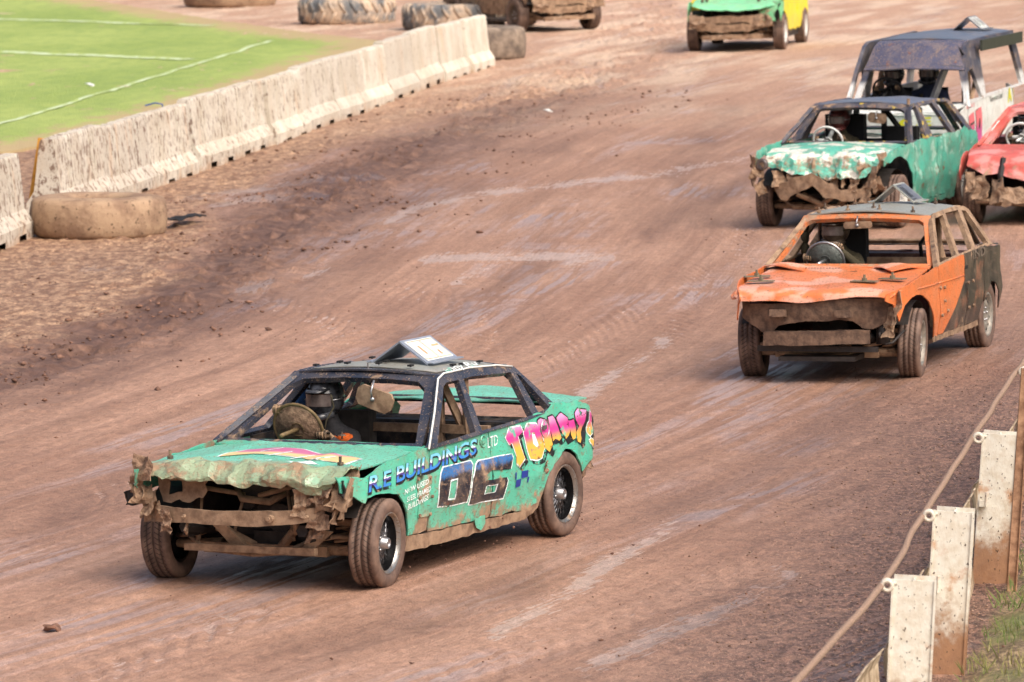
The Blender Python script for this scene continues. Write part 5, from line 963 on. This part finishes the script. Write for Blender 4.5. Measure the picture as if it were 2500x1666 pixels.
for (x,z) in ((.71,.75),(.55,.74),(.58,.62),(.70,.50),(.47,.52),(-.39,.70),(-.59,.70),(-.39,.47),(-.59,.47)):
    p=fO(np.array([[x,z]]),.010)[0]; MB().tube([p,p+np.array([0,.016,0])],.016,7).build('plate_bolt',M['mudmetal'],car,mud=.35)
sheet('door_handle_recess',[(-.30,.86),(-.42,.86),(-.42,.83),(-.30,.83)],lambda p:fO(p,.006),M['blackflat'],car,sp=.04,th=-.004)
write(car,'lettering','IND',(-.62,.90),(-1.15,.895),.085,fO,plain('faded_lettering_paint',srgb(104,92,80),.6,0,.3,30),.1,.03,.008)
for (x,y,st,wd) in ((1.385,.735,10,.20),(1.385,-.735,10,.20),(-1.34,.72,0,.19),(-1.34,-.70,0,.19)): wheel(car,x,y,.315,wd,st-4 if st else 0,'steel',rr=.20,camb=-2 if x>0 else 0)
# nose: muddy grille panel, arched lower edge, beam
sheet('grille_panel',[(-.70,.76),(-.69,.58),(-.60,.52),(-.50,.47),(-.38,.475),(-.30,.525),(-.12,.56),(.1,.575),(.34,.56),(.42,.50),(.52,.495),(.70,.58),(.745,.68),(.76,.80),(.5,.83),(.2,.80),(-.3,.77)],lambda p:np.c_[2.06-.14*(p[:,0]/.75)**2+.12*(p[:,1]-.65),p[:,0],p[:,1]],M['mudbrown'],car,holes=[[(-.62,.705),(-.60,.74),(-.2,.745),(0,.742),(-.1,.725)],[(.30,.765),(.33,.79),(.66,.79),(.64,.765)]],sp=.035,jag=(.010,.004,.004),th=.02,dent=dentf(.012,5.5,13),mud=lambda V:np.full(len(V),.48))
sheet('bumper_beam',[(-.48,.345),(.50,.37),(.50,.49),(-.47,.47)],lambda p:np.c_[2.08-.05*np.abs(p[:,0]/.5)**2,p[:,0],p[:,1]],M['mudbrown'],car,sp=.04,jag=.004,th=.08,dent=dentf(.003,7,3),mud=lambda V:np.full(len(V),.5))
for y in (-.32,.28): MB().box((2.09,y,.64),(.06,.15,.06)).box((2.1,y,.615),(.05,.10,.02)).build('bumper_bracket',M['mudbrown'],car,mud=.5,dis=dentf(.012,9,3))
for i,(c_,sz,rt) in enumerate([((2.0,.74,.72),(.22,.16),(.4,1.3,-.5)),((2.0,.70,.60),(.16,.14),(.4,1.3,-.3)),((1.96,.66,.48),(.14,.1),(.1,1.3,0))]): scrap('crumpled_metal',car,c_,sz,40+i,M['mudmetal'],rt,.25)
MB().tube([(1.9,.60,.52),(1.9,.60,.36)],.06,10).tube([(1.95,.58,.46),(1.98,.58,.46),(1.98,.58,.42)],.012,6).tube([(1.95,.62,.36),(1.9,.68,.37),(1.8,.76,.47)],.012,6).build('radiator_hose',M['darkmetal'],car,True)
MB().box((1.75,0,.22),(.5,.7,.04)).box((1.95,0,.31),(.05,1.1,.05)).build('sump_guard',M['darkmetal'],car,dis=dentf(.01,6,3))
def cornerplate(y,x,r): MB().box((x,y,ob(np.array([x]))[0]+.032),(.10,.24,.008),(r,'Z')).tube([(x,y,ob(np.array([x]))[0]+.03),(x,y,ob(np.array([x]))[0]+.09)],.012,6).tube([(x,y,ob(np.array([x]))[0]+.035),(x,y,ob(np.array([x]))[0]+.06)],.024,6).build('bonnet_plate',plain('olive_grey_plate',srgb(122,112,92),.6,.2,.2,20),car)
cornerplate(-.57,1.72,.1); cornerplate(.38,1.70,-.1); cornerplate(.60,1.55,-.2); cornerplate(-.68,1.45,.3)
MB().box((1.02,.06,.925),(.05,.16,.004)).build('bonnet_slot',M['blackflat'],car)
for k in range(12): MB().box((.92,-.36+.028*k,.944),(.03,.008,.003)).build('vent_slot',M['blackflat'],car) if k%1==0 else None
bolts(car,'roof_bolt',[(.03,-.46,1.375),(-.02,-.2,1.392),(-.02,.10,1.395),(-.0,.42,1.38),(-.35,-.50,1.385),(-.9,.42,1.39),(-.2,.0,1.40),(-.7,-.3,1.40)],M['mudmetal'],.016,.055)
fin(car,(-1.0,.04,1.405),.34,.42,.17,-3,(M['roofgrey'],M['steel'],M['blackflat']),'1',)
mirror(car,(.17,-.06,1.275),(.27,.062),2,M['mudmetal'],.08)
cage(car,-.42,.78,.90,1.31,M['mudmetal'],.50)
swheel(car,(.33,-.33,.965),.175,.012,M['steel'],plain('grey_torn_wheel_cover',srgb(96,102,98),.5,.3,.5,9,.9,.02),18)
MB().box((-.42,-.34,.78),(.12,.44,.85)).box((-.1,-.34,.38),(.5,.5,.12)).build('driver_seat',M['blackflat'],car)
b=MB()
for k in range(3): b.sph((-.2,-.66,1.02+.11*k),.06,10,8,(.8,.7,1.2))
b.build('pillar_padding',M['khaki'],car,True)
MB().tube([(-.9,.28,.88),(-.85,.28,1.02),(-.85,.32,1.08),(-.85,.38,1.05),(-.8,.42,.90)],.018,8).build('fuel_hose',M['blackflat'],car,True)
driver(pose(OX,OY,OA),'driver in dark helmet and olive brown jacket steering the orange saloon',(-.10,-.34,1.18),(.32,-.21,1.08),(.31,-.50,.98),M['khaki'],plain('muddy_dark_helmet',srgb(52,46,42),.35,0,.4,12,.2,.003,col2=srgb(104,88,74)),M['khaki'],'k')
# ---------------------------------------------------------------- teal battered estate behind the orange car
TEAL=srgb(84,178,156)
M['teal']=paint('teal_scraped_paint',TEAL,.30,0,mud=.08,fleck=.5,rust=.55,col2=srgb(150,206,190),mask=lambda t,c:t.mr(t.noise(c,5.5,6,.65),.56,.60)); M['tealb']=paint('teal_white_crushed_bonnet_paint',srgb(92,186,164),.36,0,mud=.05,fleck=.7,col2=srgb(224,226,214),rust=.2,mask=lambda t,c:t.mr(t.noise(c,5,5,.6),.50,.55))
M['bluegrey']=paint('blue_grey_roof_paint',srgb(92,106,128),.32,0,mud=.0,fleck=.35,rust=.12); M['ypill']=paint('grey_yellow_pillar_paint',srgb(58,62,76),.4,0,mud=.08,fleck=.5,col2=srgb(190,164,66),rust=.3,mask=lambda t,c:t.mr(t.ma('ADD',t.noise(c,9,4,.6),t.ma('MULTIPLY',t.n('SeparateXYZ',{0:c},out=1),.10)),.655,.68))
GP=pose(4.35,69.46,-112)
car=thing('race_car','battered teal racing car with crumpled white scraped bonnet, directly behind the orange saloon','car',GP,'battered cars racing on the dirt track')
gx=interp([.7,1.5,1.75,2.15],[.7,1.5,1.74,1.86]); gz_=interp([.7,1.3,1.55,1.75,2.15],[.985,.955,.90,.82,.58])
AG=[(1.86,.74),(1.6,.83),(1.25,.82),(1.0,.76),(.90,.62),(.85,.44)]
S=dict(paint=M['teal'],WL=.86,WR=.84,sp=.06,k=.5,zb=.95,ins=.0,wf=dict(zt=.85,kt=.4),
 sides=[('front_wing',[(1.9,.86),(1.6,.93),(.78,.985),(.80,.75),(.84,.33),(.88,.33)]+AG[::-1],None,.015),
  ('front_door',[(.77,.985),(.0,.985),(-.12,.985),(-.14,.26),(.5,.25),(.82,.30),(.79,.75)],None,.004),
  ('rear_door',[(-.13,.985),(-.9,1.0),(-1.05,.98),(-1.1,.6),(-.9,.46),(-.84,.24),(-.15,.26)],None,.006),
  ('rear_wing',[(-1.06,.98),(-1.25,1.0),(-1.55,.97),(-1.74,.90),(-1.78,.68),(-1.7,.45),(-1.62,.42),(-1.5,.6),(-1.3,.64),(-1.11,.60)],None,.02),
  ('sill',[(.86,.33),(.88,.25),(.3,.20),(-.86,.19),(-.86,.25),(-.1,.26),(.5,.25)],M['teal'],.012)],
 gh=[(.86,.975),(.24,1.375),(.1,1.405),(-.61,1.41),(-1.2,1.40),(-1.32,1.36),(-1.62,.985),(-1.0,.985),(0,.98)],
 gholes=[[(.72,.995),(.26,1.34),(.14,1.365),(.06,1.365),(.20,.995)],[(-.08,1.365),(-.60,1.37),(-.80,1.0),(-.06,.995)],[(-.76,1.375),(-1.17,1.36),(-1.42,1.0),(-.95,1.0)]],
 pm=M['ypill'],ws=((.76,.965,.77),(.16,1.385,.62)),bow=.09,header=.05,wsm=(.06,.06),pdent=dentf(.008,4,3),
 roof=(.16,-1.30,1.385,1.37,.63,.62,.04),rm=M['bluegrey'],rdent=dentf(.015,2.5,4),
 bonnet=([(.78,-.74),(1.5,-.76),(1.86,-.70),(2.0,-.55),(2.1,-.2),(2.14,.1),(2.15,.45),(2.05,.6),(1.9,.70),(1.5,.78),(.78,.76)],lambda p:np.c_[gx(p[:,0]),p[:,1],gz_(p[:,0])-.03*(p[:,1]/.8)**2],M['tealb'],lambda P:dentf(.055,5,11)(P)*(.12+sst(1.35,1.7,P[:,0]))[:,None]+dentf(.016,13,12)(P)*sst(1.4,1.7,P[:,0])[:,None],lambda V:.04+.24*sst(1.5,1.8,V[:,0])),
 boot=([(-1.4,-.7),(-1.4,.75),(-1.85,.65),(-1.9,0),(-1.8,-.6)],lambda p:np.c_[p,.93-.1*np.clip(-1.4-p[:,0],0,1)],M['teal'],dentf(.03,4,7),None),
 rs=((-1.60,.98,.70),(-1.30,1.36,.58)),
 dent=lambda P:dentf(.038,2.9,25)(P)+dentf(.03,5.5,15)(P)*(np.clip(sst(1.6,1.9,P[:,0])+sst(-1.1,-1.5,P[:,0])*1.1,0,1.2))[:,None],
 mud=lambda V:np.clip((.42-V[:,2])*1.0,0,.3)+.3*sst(1.6,1.9,V[:,0]),bflat=lambda v:v[0]>1.45,bsp=.06,wx=(1.3,-1.3),nose=1.85,inn=(.2,.86,.76,-1.0),xend=-1.7)
shell(car,S)
for (x,y,st) in ((1.3,.80,8),(1.3,-.80,8),(-1.3,.76,0),(-1.3,-.76,0)): wheel(car,x,y,.315,.20,st-4 if st else 0,'white' if y>0 else 'steel',rr=.19)
sheet('bumper_beam',[(-.56,.50),(-.48,.36),(-.40,.345),(-.28,.44),(-.05,.52),(.1,.40),(.32,.33),(.42,.35),(.60,.40),(.66,.50),(.45,.48),(.3,.48),(.12,.58),(-.05,.66),(-.25,.62)],lambda p:np.c_[1.93-.1*(p[:,0]/.6)**2,p[:,0],p[:,1]],M['mudmetal'],car,sp=.04,jag=.015,th=.02,dent=dentf(.02,5,3),mud=lambda V:np.full(len(V),.42))
for i,(c_,sz,rt) in enumerate([((1.86,-.76,.72),(.22,.2),(.3,1.3,.2)),((1.84,-.80,.60),(.2,.16),(1,1.4,0)),((1.84,-.5,.58),(.2,.16),(0,1.2,.6)),((1.84,.70,.62),(.26,.2),(.4,1.2,-.3)),((1.80,.76,.72),(.2,.2),(.9,1.0,-.5)),((1.86,.45,.56),(.2,.12),(.2,1.3,0)),((1.84,.2,.55),(.26,.12),(.2,1.3,.1)),((1.84,.6,.40),(.2,.16),(.4,1.1,.1))]+[((1.84,y_,z_),(.16,.14),(y_*3,1.2,z_*4)) for y_,z_ in ((-.8,.8),(-.7,.5),(-.3,.6),(0,.58),(.3,.6),(.55,.7),(.75,.55),(.8,.85))]): scrap('crumpled_metal',car,c_,sz,70+i,M['mudmetal'],rt,.3)
MB().lathe([(0,.0001),(.03,.05),(.02,.075),(-.05,.07)],16,'x',(1.86,-.70,.78)).build('headlamp_remnant',M['visor'],car,True)
MB().tube([(1.75,-.3,.42),(1.65,.1,.25)],.03,6).tube([(1.75,.3,.48),(1.65,-.1,.25)],.03,6).build('chassis_brace',M['mudmetal'],car,mud=.4)
cage(car,-.40,.82,.92,1.33,M['blackflat'],.10); mirror(car,(.17,.20,1.235),(.24,.125),-6,M['mudmetal'],.08)
swheel(car,(.33,-.38,.965),.185,.014,M['white'],None,20)
MB().box((-.36,-.38,.75),(.12,.5,1.0)).box((-.36,.35,.70),(.12,.4,.8)).build('driver_seat',M['blackflat'],car)
MB().tube([(.16,.60,1.40),(.16,.60,1.47)],.02,7).build('roof_bolt',M['mudmetal'],car,mud=.3)
driver(GP,'driver in dark red helmet with white trim at the wheel of the teal car',(-.10,-.38,1.17),(.30,-.22,1.0),(.29,-.55,.98),M['khaki'],plain('dark_red_helmet',srgb(70,32,34),.3,0,.3,9,.1,.002,col2=srgb(110,60,56)),None)
# ---------------------------------------------------------------- white high-roofed pickup
VP=pose(5.32,72.79,-108)
M['vanwhite']=paint('white_van_paint',srgb(222,226,222),.4,0,mud=.05,fleck=.4,rust=.12); M['vanroof']=paint('blue_black_rusty_roof_paint',srgb(80,82,104),.25,0,mud=.04,fleck=.9,rust=.4); M['vgrey']=paint('van_pillar_paint',srgb(214,216,216),.4,0,mud=.04,fleck=.5,col2=srgb(60,66,84),rust=.2,mask=lambda t,c:t.mr(t.n('SeparateXYZ',{0:c},out=2),1.44,1.54))
van=thing('race_truck','white pickup with tall dark roof and pink numbers, towering behind the teal car','pickup',VP,'battered cars racing on the dirt track')
S=dict(paint=M['vanwhite'],WL=.74,WR=.85,sp=.08,k=.17,zb=1.25,ins=.0,wf=dict(zt=1.2,kt=.3,kb=.1),
 sides=[('front_wing',[(1.36,1.13),(.80,1.22),(.80,.32),(.86,.34),(.9,.55),(1.0,.72),(1.15,.76),(1.3,.72),(1.36,.6)],None,.01),
  ('front_door',[(.79,1.225),(-.24,1.27),(-.26,.34),(.79,.32)],None,.004),('rear_side',[(-.25,1.27),(-2.45,1.32),(-2.5,.42),(-2.1,.42),(-2.0,.68),(-1.75,.78),(-1.5,.70),(-1.4,.42),(-.27,.34)],None,.006)],
 gh=[(.84,1.215),(.58,1.66),(.36,1.95),(.2,2.0),(-2.35,2.02),(-2.55,1.31),(-.25,1.262)],
 gholes=[[(.66,1.27),(.50,1.62),(.24,1.66),(-.04,1.28)],[(-.30,1.86),(-2.12,1.86),(-2.33,1.33),(-.26,1.30)]],
 pm=M['vgrey'],ws=((.84,1.20,.78),(.60,1.70,.64)),bow=.06,header=.03,wsm=(.07,.06),
 roof=(.1,-2.36,2.0,2.01,.58,.60,.03),rm=M['bluegrey'],rdent=dentf(.012,2,4),
 bonnet=([(.70,-.78),(1.25,-.76),(1.38,-.6),(1.42,0),(1.38,.55),(1.25,.66),(.70,.72)],lambda p:np.c_[p,np.interp(p[:,0],[.7,1.2,1.42],[1.22,1.17,1.12])],M['vanwhite'],dentf(.02,3,9),None),
 mud=lambda V:np.clip((.6-V[:,2])*.8,0,.3),wx=(1.1,-1.75),nose=1.35,inn=(.3,1.15,.80,-.5),xend=-2.4)
shell(van,S)
vrx=interp([0,.25,.6,.8],[.0,.28,.52,.60]); vrz=interp([0,.12,.25,.6,.8],[2.0,1.985,1.93,1.72,1.655]); vry=interp([0,.8],[.57,.66])
sheet('roof_front',[(0,-1),(.8,-1),(.8,1),(0,1)],lambda p:np.c_[vrx(p[:,0])+.06*(1-p[:,1]**2),p[:,1]*vry(p[:,0]),vrz(p[:,0])+.02*(1-p[:,1]**2)],M['vanroof'],van,sp=.07,th=.02,dent=lambda P:dentf(.010,3,9)(P),mud=lambda V:.02+.25*sst(1.76,1.64,V[:,2]))
sheet('front_panel',[(-.74,.45),(.66,.45),(.68,1.14),(-.76,1.14)],lambda p:np.c_[1.36+.04*(1-(p[:,0]/.7)**2),p],M['vanwhite'],van,sp=.07,th=.02,dent=dentf(.03,3,5),mud=lambda V:np.full(len(V),.12))
MB().box((-1.2,.725,1.93),(2.3,.03,.14)).build('side_beam',plain('olive_beam_paint',srgb(58,62,52),.5,0,.2,8),van)
MB().box((-1.25,-.70,1.30),(2.3,.06,.10)).build('far_rail',M['bluegrey'],van)
b=MB().tube([(.50,.20,1.22),(.42,.38,1.70)],.05,4); b.build('windscreen_strut',M['steel'],van)
b=MB().tube([(-.35,-.72,1.1),(-.35,-.60,1.95)],.05,4).tube([(-.35,.45,.5),(-.35,.45,1.95)],.06,4).tube([(.5,.62,.9),(-.2,.64,1.6)],.03,6); b.build('roll_cage',M['mudmetal'],van,mud=.2)
sheet('split_seam',[(.30,.02),(.72,.0),(.70,.06),(.5,.09)],lambda p:np.c_[.50-p[:,0]*.0+.05-.55*(p[:,0]-.3),.52+.12*p[:,0]+p[:,1]*.5,1.95-.6*(p[:,0]-.3)],M['blackflat'],van,sp=.05,th=.01)
Wv=Wf(.74,zt=1.2,kt=.3,kb=.1); fV=lambda p,o=0.:np.c_[p[:,0],Wv(p[:,0],p[:,1])+o,p[:,1]]
t=NT('pink_number_paint'); z=t.n('SeparateXYZ',{0:t.co()},out=2); M['pinknum']=t.set(Base_Color=t.mix(t.mr(z,.86,1.0),srgb(196,86,146),srgb(222,112,120)),Roughness=.4)
letters(van,'number',[[(.78,1.08),(.50,1.12),(.46,.74),(.62,.62),(.76,.70)],[(.40,1.13),(.08,1.16),(.04,.66),(.34,.66)]],fV,M['pinknum'],.01)
letters(van,'number_detail',[[(.74,.98),(.52,1.0),(.52,.975),(.74,.955)],[(.25,1.02),(.20,1.02),(.20,.88),(.24,.88)]],fV,M['ink'],.016)
write(van,'lettering','Termin Ltd',(-.42,1.185),(-1.15,1.205),.07,fV,M['ink'],.1,.01,.008); write(van,'lettering','NR 7072',(.86,1.165),(.42,1.185),.045,fV,M['pinknum'],.1,.0,.008)
t=NT('yellow_green_paint'); M['yel']=t.set(Base_Color=srgb(206,204,50),Roughness=.4)
write(van,'lettering','A',(-1.42,1.13),(-1.66,1.14),.17,fV,M['yel'],.1,.05,.008); write(van,'lettering','W',(-1.80,1.145),(-2.1,1.16),.17,fV,M['yel'],.1,.05,.008)
for (x,y) in ((1.1,.72),(1.1,-.74),(-1.75,.70),(-1.75,-.72)): wheel(van,x,y,.36,.22,0,'white')
write(van,'lettering','CE',(0,.98),(.42,1.0),.11,lambda p,o=0.:np.c_[1.415+0*p[:,0],p[:,0]+.0,p[:,1]],M['yel'],.0,.03)
fin(van,(-1.9,.16,2.055),.5,.40,.17,0,(M['steel'],M['white'],M['ink']),'11')
swheel(van,(.30,-.42,1.38),.19,.014,M['blackflat'],None,30)
MB().box((-.40,-.44,1.08),(.10,.34,.6)).box((-.40,.02,1.08),(.10,.34,.6)).build('seats',M['blackflat'],van)
driver(VP,'driver in black helmet, left of the two seated in the white pickup',(-.12,-.44,1.53),(.28,-.28,1.42),(.27,-.58,1.40),M['fabric'],M['helmet'],None)
driver(VP,'passenger in a tan faced helmet, right of the two seated in the white pickup',(-.12,.02,1.55),(.10,.14,1.15),(.10,-.10,1.15),plain('dark_blue_suit',srgb(38,48,74),.85,0,.3,20),M['helmet'],None,'k')
# ---------------------------------------------------------------- red car at the right edge
RP=pose(6.68,69.36,-108)
M['red']=paint('faded_red_paint',srgb(200,88,80),.36,0,mud=.05,fleck=.5,col2=srgb(216,140,136),rust=.25,mask=lambda t,c:t.mr(t.noise(c,2.6,4,.5),.50,.60))
car=thing('race_car','faded red racing car with torn nose, cut off by the right edge','car',RP,'battered cars racing on the dirt track')
rx=interp([.6,1.5,1.7,2.1],[.6,1.5,1.70,1.80]); rz=interp([.6,1.3,1.55,1.7,2.1],[.91,.87,.80,.72,.50])
S=dict(paint=M['red'],WL=.84,WR=.84,sp=.07,k=.55,zb=.92,ins=.0,wf=dict(zt=.85,kt=.4),
 sides=[('front_wing',[(1.80,.66),(1.6,.80),(1.3,.86),(.72,.90),(.74,.30),(.85,.30),(.88,.48),(1.0,.60),(1.25,.66),(1.5,.62),(1.66,.54)],None,.015),('front_door',[(.71,.90),(-.35,.93),(-.37,.28),(.73,.28)],None,.004),('rear_wing',[(-.36,.93),(-1.6,.94),(-2.0,.85),(-2.0,.45),(-1.7,.42),(-1.6,.58),(-1.3,.64),(-1.0,.55),(-.92,.28),(-.38,.28)],None,.01),('sill',[(.85,.30),(.85,.2),(-.92,.2),(-.92,.28)],M['mudmetal'],.01)],
 gh=[(.76,.895),(.06,1.285),(-.05,1.32),(-.9,1.33),(-1.1,1.30),(-1.5,.93)],gholes=[[(.58,.93),(.02,1.26),(-.3,1.28),(-.2,.94)],[(-.38,1.28),(-1.0,1.27),(-1.3,.95),(-.28,.94)]],
 pm=M['red'],ws=((.76,.885,.80),(.02,1.30,.60)),bow=.08,header=.05,wsm=(.09,.07),roof=(.04,-1.12,1.30,1.29,.61,.60,.04),rm=M['red'],rdent=dentf(.01,2,4),
 bonnet=([(.70,-.76),(1.4,-.78),(1.75,-.74),(1.86,-.60),(1.95,-.52),(1.9,-.36),(2.0,-.24),(2.1,0),(2.1,.4),(1.9,.6),(1.6,.76),(.70,.76)],lambda p:np.c_[rx(p[:,0]),p[:,1],rz(p[:,0])],M['red'],lambda P:dentf(.035,4.5,41)(P)*(.12+sst(1.3,1.65,P[:,0]))[:,None],lambda V:.04+.26*sst(1.60,1.8,V[:,0])),
 dent=dentf(.012,3,25),wx=(1.25,-1.3),nose=1.8,inn=(.2,.84,.72,-1.0),xend=-1.9)
shell(car,S)
for (x,y) in ((1.25,.75),(1.25,-.75),(-1.3,.74),(-1.3,-.74)): wheel(car,x,y,.315,.20,4 if x>0 else 0,'steel',rr=.19)
for i,(c_,sz,rt) in enumerate([((1.82,-.55,.46),(.3,.2),(.3,1.3,.2)),((1.84,-.32,.42),(.3,.2),(.6,1.3,.1)),((1.86,-.12,.34),(.2,.3),(0,1.2,.3)),((1.82,.1,.42),(.3,.24),(.4,1.2,-.3)),((1.80,.4,.42),(.3,.2),(.9,1.2,0)),((1.84,-.66,.52),(.26,.12),(.2,1.3,.3))]): scrap('crumpled_metal',car,c_,sz,90+i,M['mudmetal'],rt,.3)
b=MB().tube([(1.64,-.30,.80),(1.80,-.30,.60),(1.84,-.29,.42)],.035,4); b.build('black_nose_strap',M['blackflat'],car)
MB().tube([(1.82,-.6,.30),(1.82,.6,.32)],.03,6).build('bumper_beam',M['mudmetal'],car,mud=.4)
cage(car,-.42,.80,.88,1.26,M['blackflat'],.3); swheel(car,(.30,-.38,.96),.19,.016,M['white'],None,20)
MB().box((-.36,-.38,.7),(.12,.5,.95)).build('driver_seat',M['blackflat'],car)
sheet('white_panel',[(.62,.93),(.20,1.16),(.32,1.165),(.50,1.0)],lambda p:np.c_[p[:,0],-(.80-.55*(p[:,1]-.92)),p[:,1]],M['white'],car,sp=.05,th=.008)
driver(RP,'driver in pale visored helmet in the red car at the right edge',(-.10,-.38,1.10),(.28,-.22,1.0),(.27,-.54,.98),M['khaki'],M['helmet'],None)
# ---------------------------------------------------------------- green and yellow hatchback and brown car far up the track
def farcar(P,lab,pt,bp,nosemat,zr=1.40,WL=.80,rims='mud',mudb=.1):
    car=thing('race_car',lab,'car',P,'battered cars racing on the dirt track')
    S=dict(paint=pt,WL=WL,WR=WL,sp=.09,k=.5,zb=.92,ins=.0,wf=dict(zt=.85,kt=.4),
     sides=[('front_wing',[(1.72,.74),(1.4,.82),(.75,.88),(.76,.30),(.84,.30),(.88,.48),(1.0,.60),(1.2,.66),(1.45,.62),(1.6,.50)],None,.02),('front_door',[(.74,.88),(-.35,.90),(-.37,.30),(.75,.30)],None,.02),('rear_wing',[(-.36,.90),(-1.5,.92),(-1.75,.85),(-1.78,.5),(-1.6,.42),(-1.5,.55),(-1.28,.62),(-1.0,.55),(-.92,.30),(-.38,.30)],None,.02)],
     gh=[(.78,.875),(.10,zr-.04),(-.05,zr),(-1.2,zr),(-1.3,zr-.05),(-1.6,.91)],gholes=[[(.60,.91),(.10,zr-.08),(-.3,zr-.05),(-.22,.92)],[(-.38,zr-.05),(-1.15,zr-.05),(-1.35,.94),(-.30,.93)]],
     pm=pt,ws=((.78,.865,.74),(.08,zr-.03,.56)),bow=.08,header=.05,wsm=(.08,.07),roof=(.06,-1.25,zr-.02,zr-.03,.56,.56,.03),rm=pt,
     bonnet=([(.75,-.70),(1.4,-.72),(1.72,-.70),(1.82,-.5),(1.85,0),(1.82,.5),(1.72,.72),(1.4,.74),(.75,.72)],lambda p:np.c_[p[:,0],p[:,1],np.interp(p[:,0],[.7,1.4,1.7,1.86],[.89,.84,.79,.69])],bp,dentf(.02,4,41),lambda V:np.full(len(V),mudb)),
     dent=dentf(.015,3,25),mud=lambda V:np.full(len(V),mudb)+np.clip((.5-V[:,2]),0,.3),wx=(1.2,-1.28),nose=1.78,inn=(.2,.82,.74,-1.0),xend=-1.7)
    shell(car,S)
    for (x,y) in ((1.2,.74),(1.2,-.74),(-1.28,.74),(-1.28,-.74)): wheel(car,x,y,.31,.19,0,rims,rr=.19)
    sheet('grille_panel',[(-.68,.56),(-.64,.36),(-.3,.33),(.3,.34),(.42,.40),(.62,.42),(.66,.6),(.2,.60),(-.3,.6)],lambda p:np.c_[1.82+.0*p[:,0]-.1*(p[:,0]/.7)**2,p],nosemat,car,holes=[[(-.3,.45),(-.3,.47),(.3,.49),(.3,.465)]],sp=.06,jag=.012,th=.03,dent=dentf(.02,6,3),mud=lambda V:np.full(len(V),.45))
    sheet('bumper_beam',[(-.52,.20),(.5,.22),(.52,.31),(-.52,.28)],lambda p:np.c_[1.84+.0*p[:,0],p],nosemat,car,sp=.06,th=.05,dent=dentf(.01,6,5),mud=lambda V:np.full(len(V),.45))
    for i,y in enumerate((.4,.55,-.6)): scrap('crumpled_metal',car,(1.80,y,.50),(.22,.3),120+i,nosemat,(.3,1.3,.2),.3)
    return car
def from_contact(cx,cy,lx,ly,yaw,s): a=RAD(yaw); return pose(cx-s*(lx*math.cos(a)-ly*math.sin(a)),cy-s*(lx*math.sin(a)+ly*math.cos(a)),yaw,s)
M['gry']=paint('green_and_yellow_paint',srgb(120,206,150),.4,0,mud=.0,fleck=.2,col2=srgb(236,218,44),rust=.05,mask=lambda t,c:t.mr(t.ma('ADD',t.n('SeparateXYZ',{0:c},out=0),t.ma('MULTIPLY',t.noise(c,6,3),.15)),1.30,1.24))
HP=from_contact(5.36,113.5,1.2,.74,-101,1.17)
hc=farcar(HP,'pale green racing hatchback with yellow side, far up the track at the top','x' and M['gry'],paint('pale_green_bonnet_paint',srgb(128,212,160),.4,0,mud=.0,fleck=.2,rust=.05),M['mudmetal'],WL=.80,rims='white',mudb=.0)
scrap('torn_corner',hc,(1.72,.60,.62),(.26,.34),140,M['gry'],(.2,1.2,-.2),.2); scrap('torn_corner',hc,(1.65,.68,.72),(.3,.3),141,M['gry'],(.2,.9,-.4),.2)
bolts(hc,'bonnet_bolt',[(1.5,-.55,.84),(1.45,-.48,.85),(1.5,.42,.84),(1.35,.5,.85)],M['mudmetal'],.02,.12)
BP=from_contact(.13,124.2,1.2,-.74,-63,1.2)
M['brownp']=paint('brown_mud_caked_paint',srgb(130,104,78),.6,0,mud=.42,fleck=.8,rust=.4)
bc=farcar(BP,'mud caked brown racing car cut off by the top edge beyond the barriers','x' and M['brownp'],M['brownp'],M['mudmetal'],mudb=.3)
# flung mud specks in the air around the lead car's wheels
R4=np.random.default_rng(11); b=MB()
for k in range(90):
    w0=[(1.38,.9),(-1.36,.92),(1.38,-.9),(.1,.9)][k%4]; m=pose(LX,LY,-116.1)@Vector((w0[0]-abs(R4.normal(0,.45)),w0[1]+R4.normal(0,.12),abs(R4.normal(0,.16))+.03))
    r=.003+.008*R4.random()**3; b.sph(m,r,5,4,(1,1,1))
o=b.build('flying_mud',M['clod']); tag(o,'small specks of mud flying around the lead car wheels','mud specks',kind='stuff')
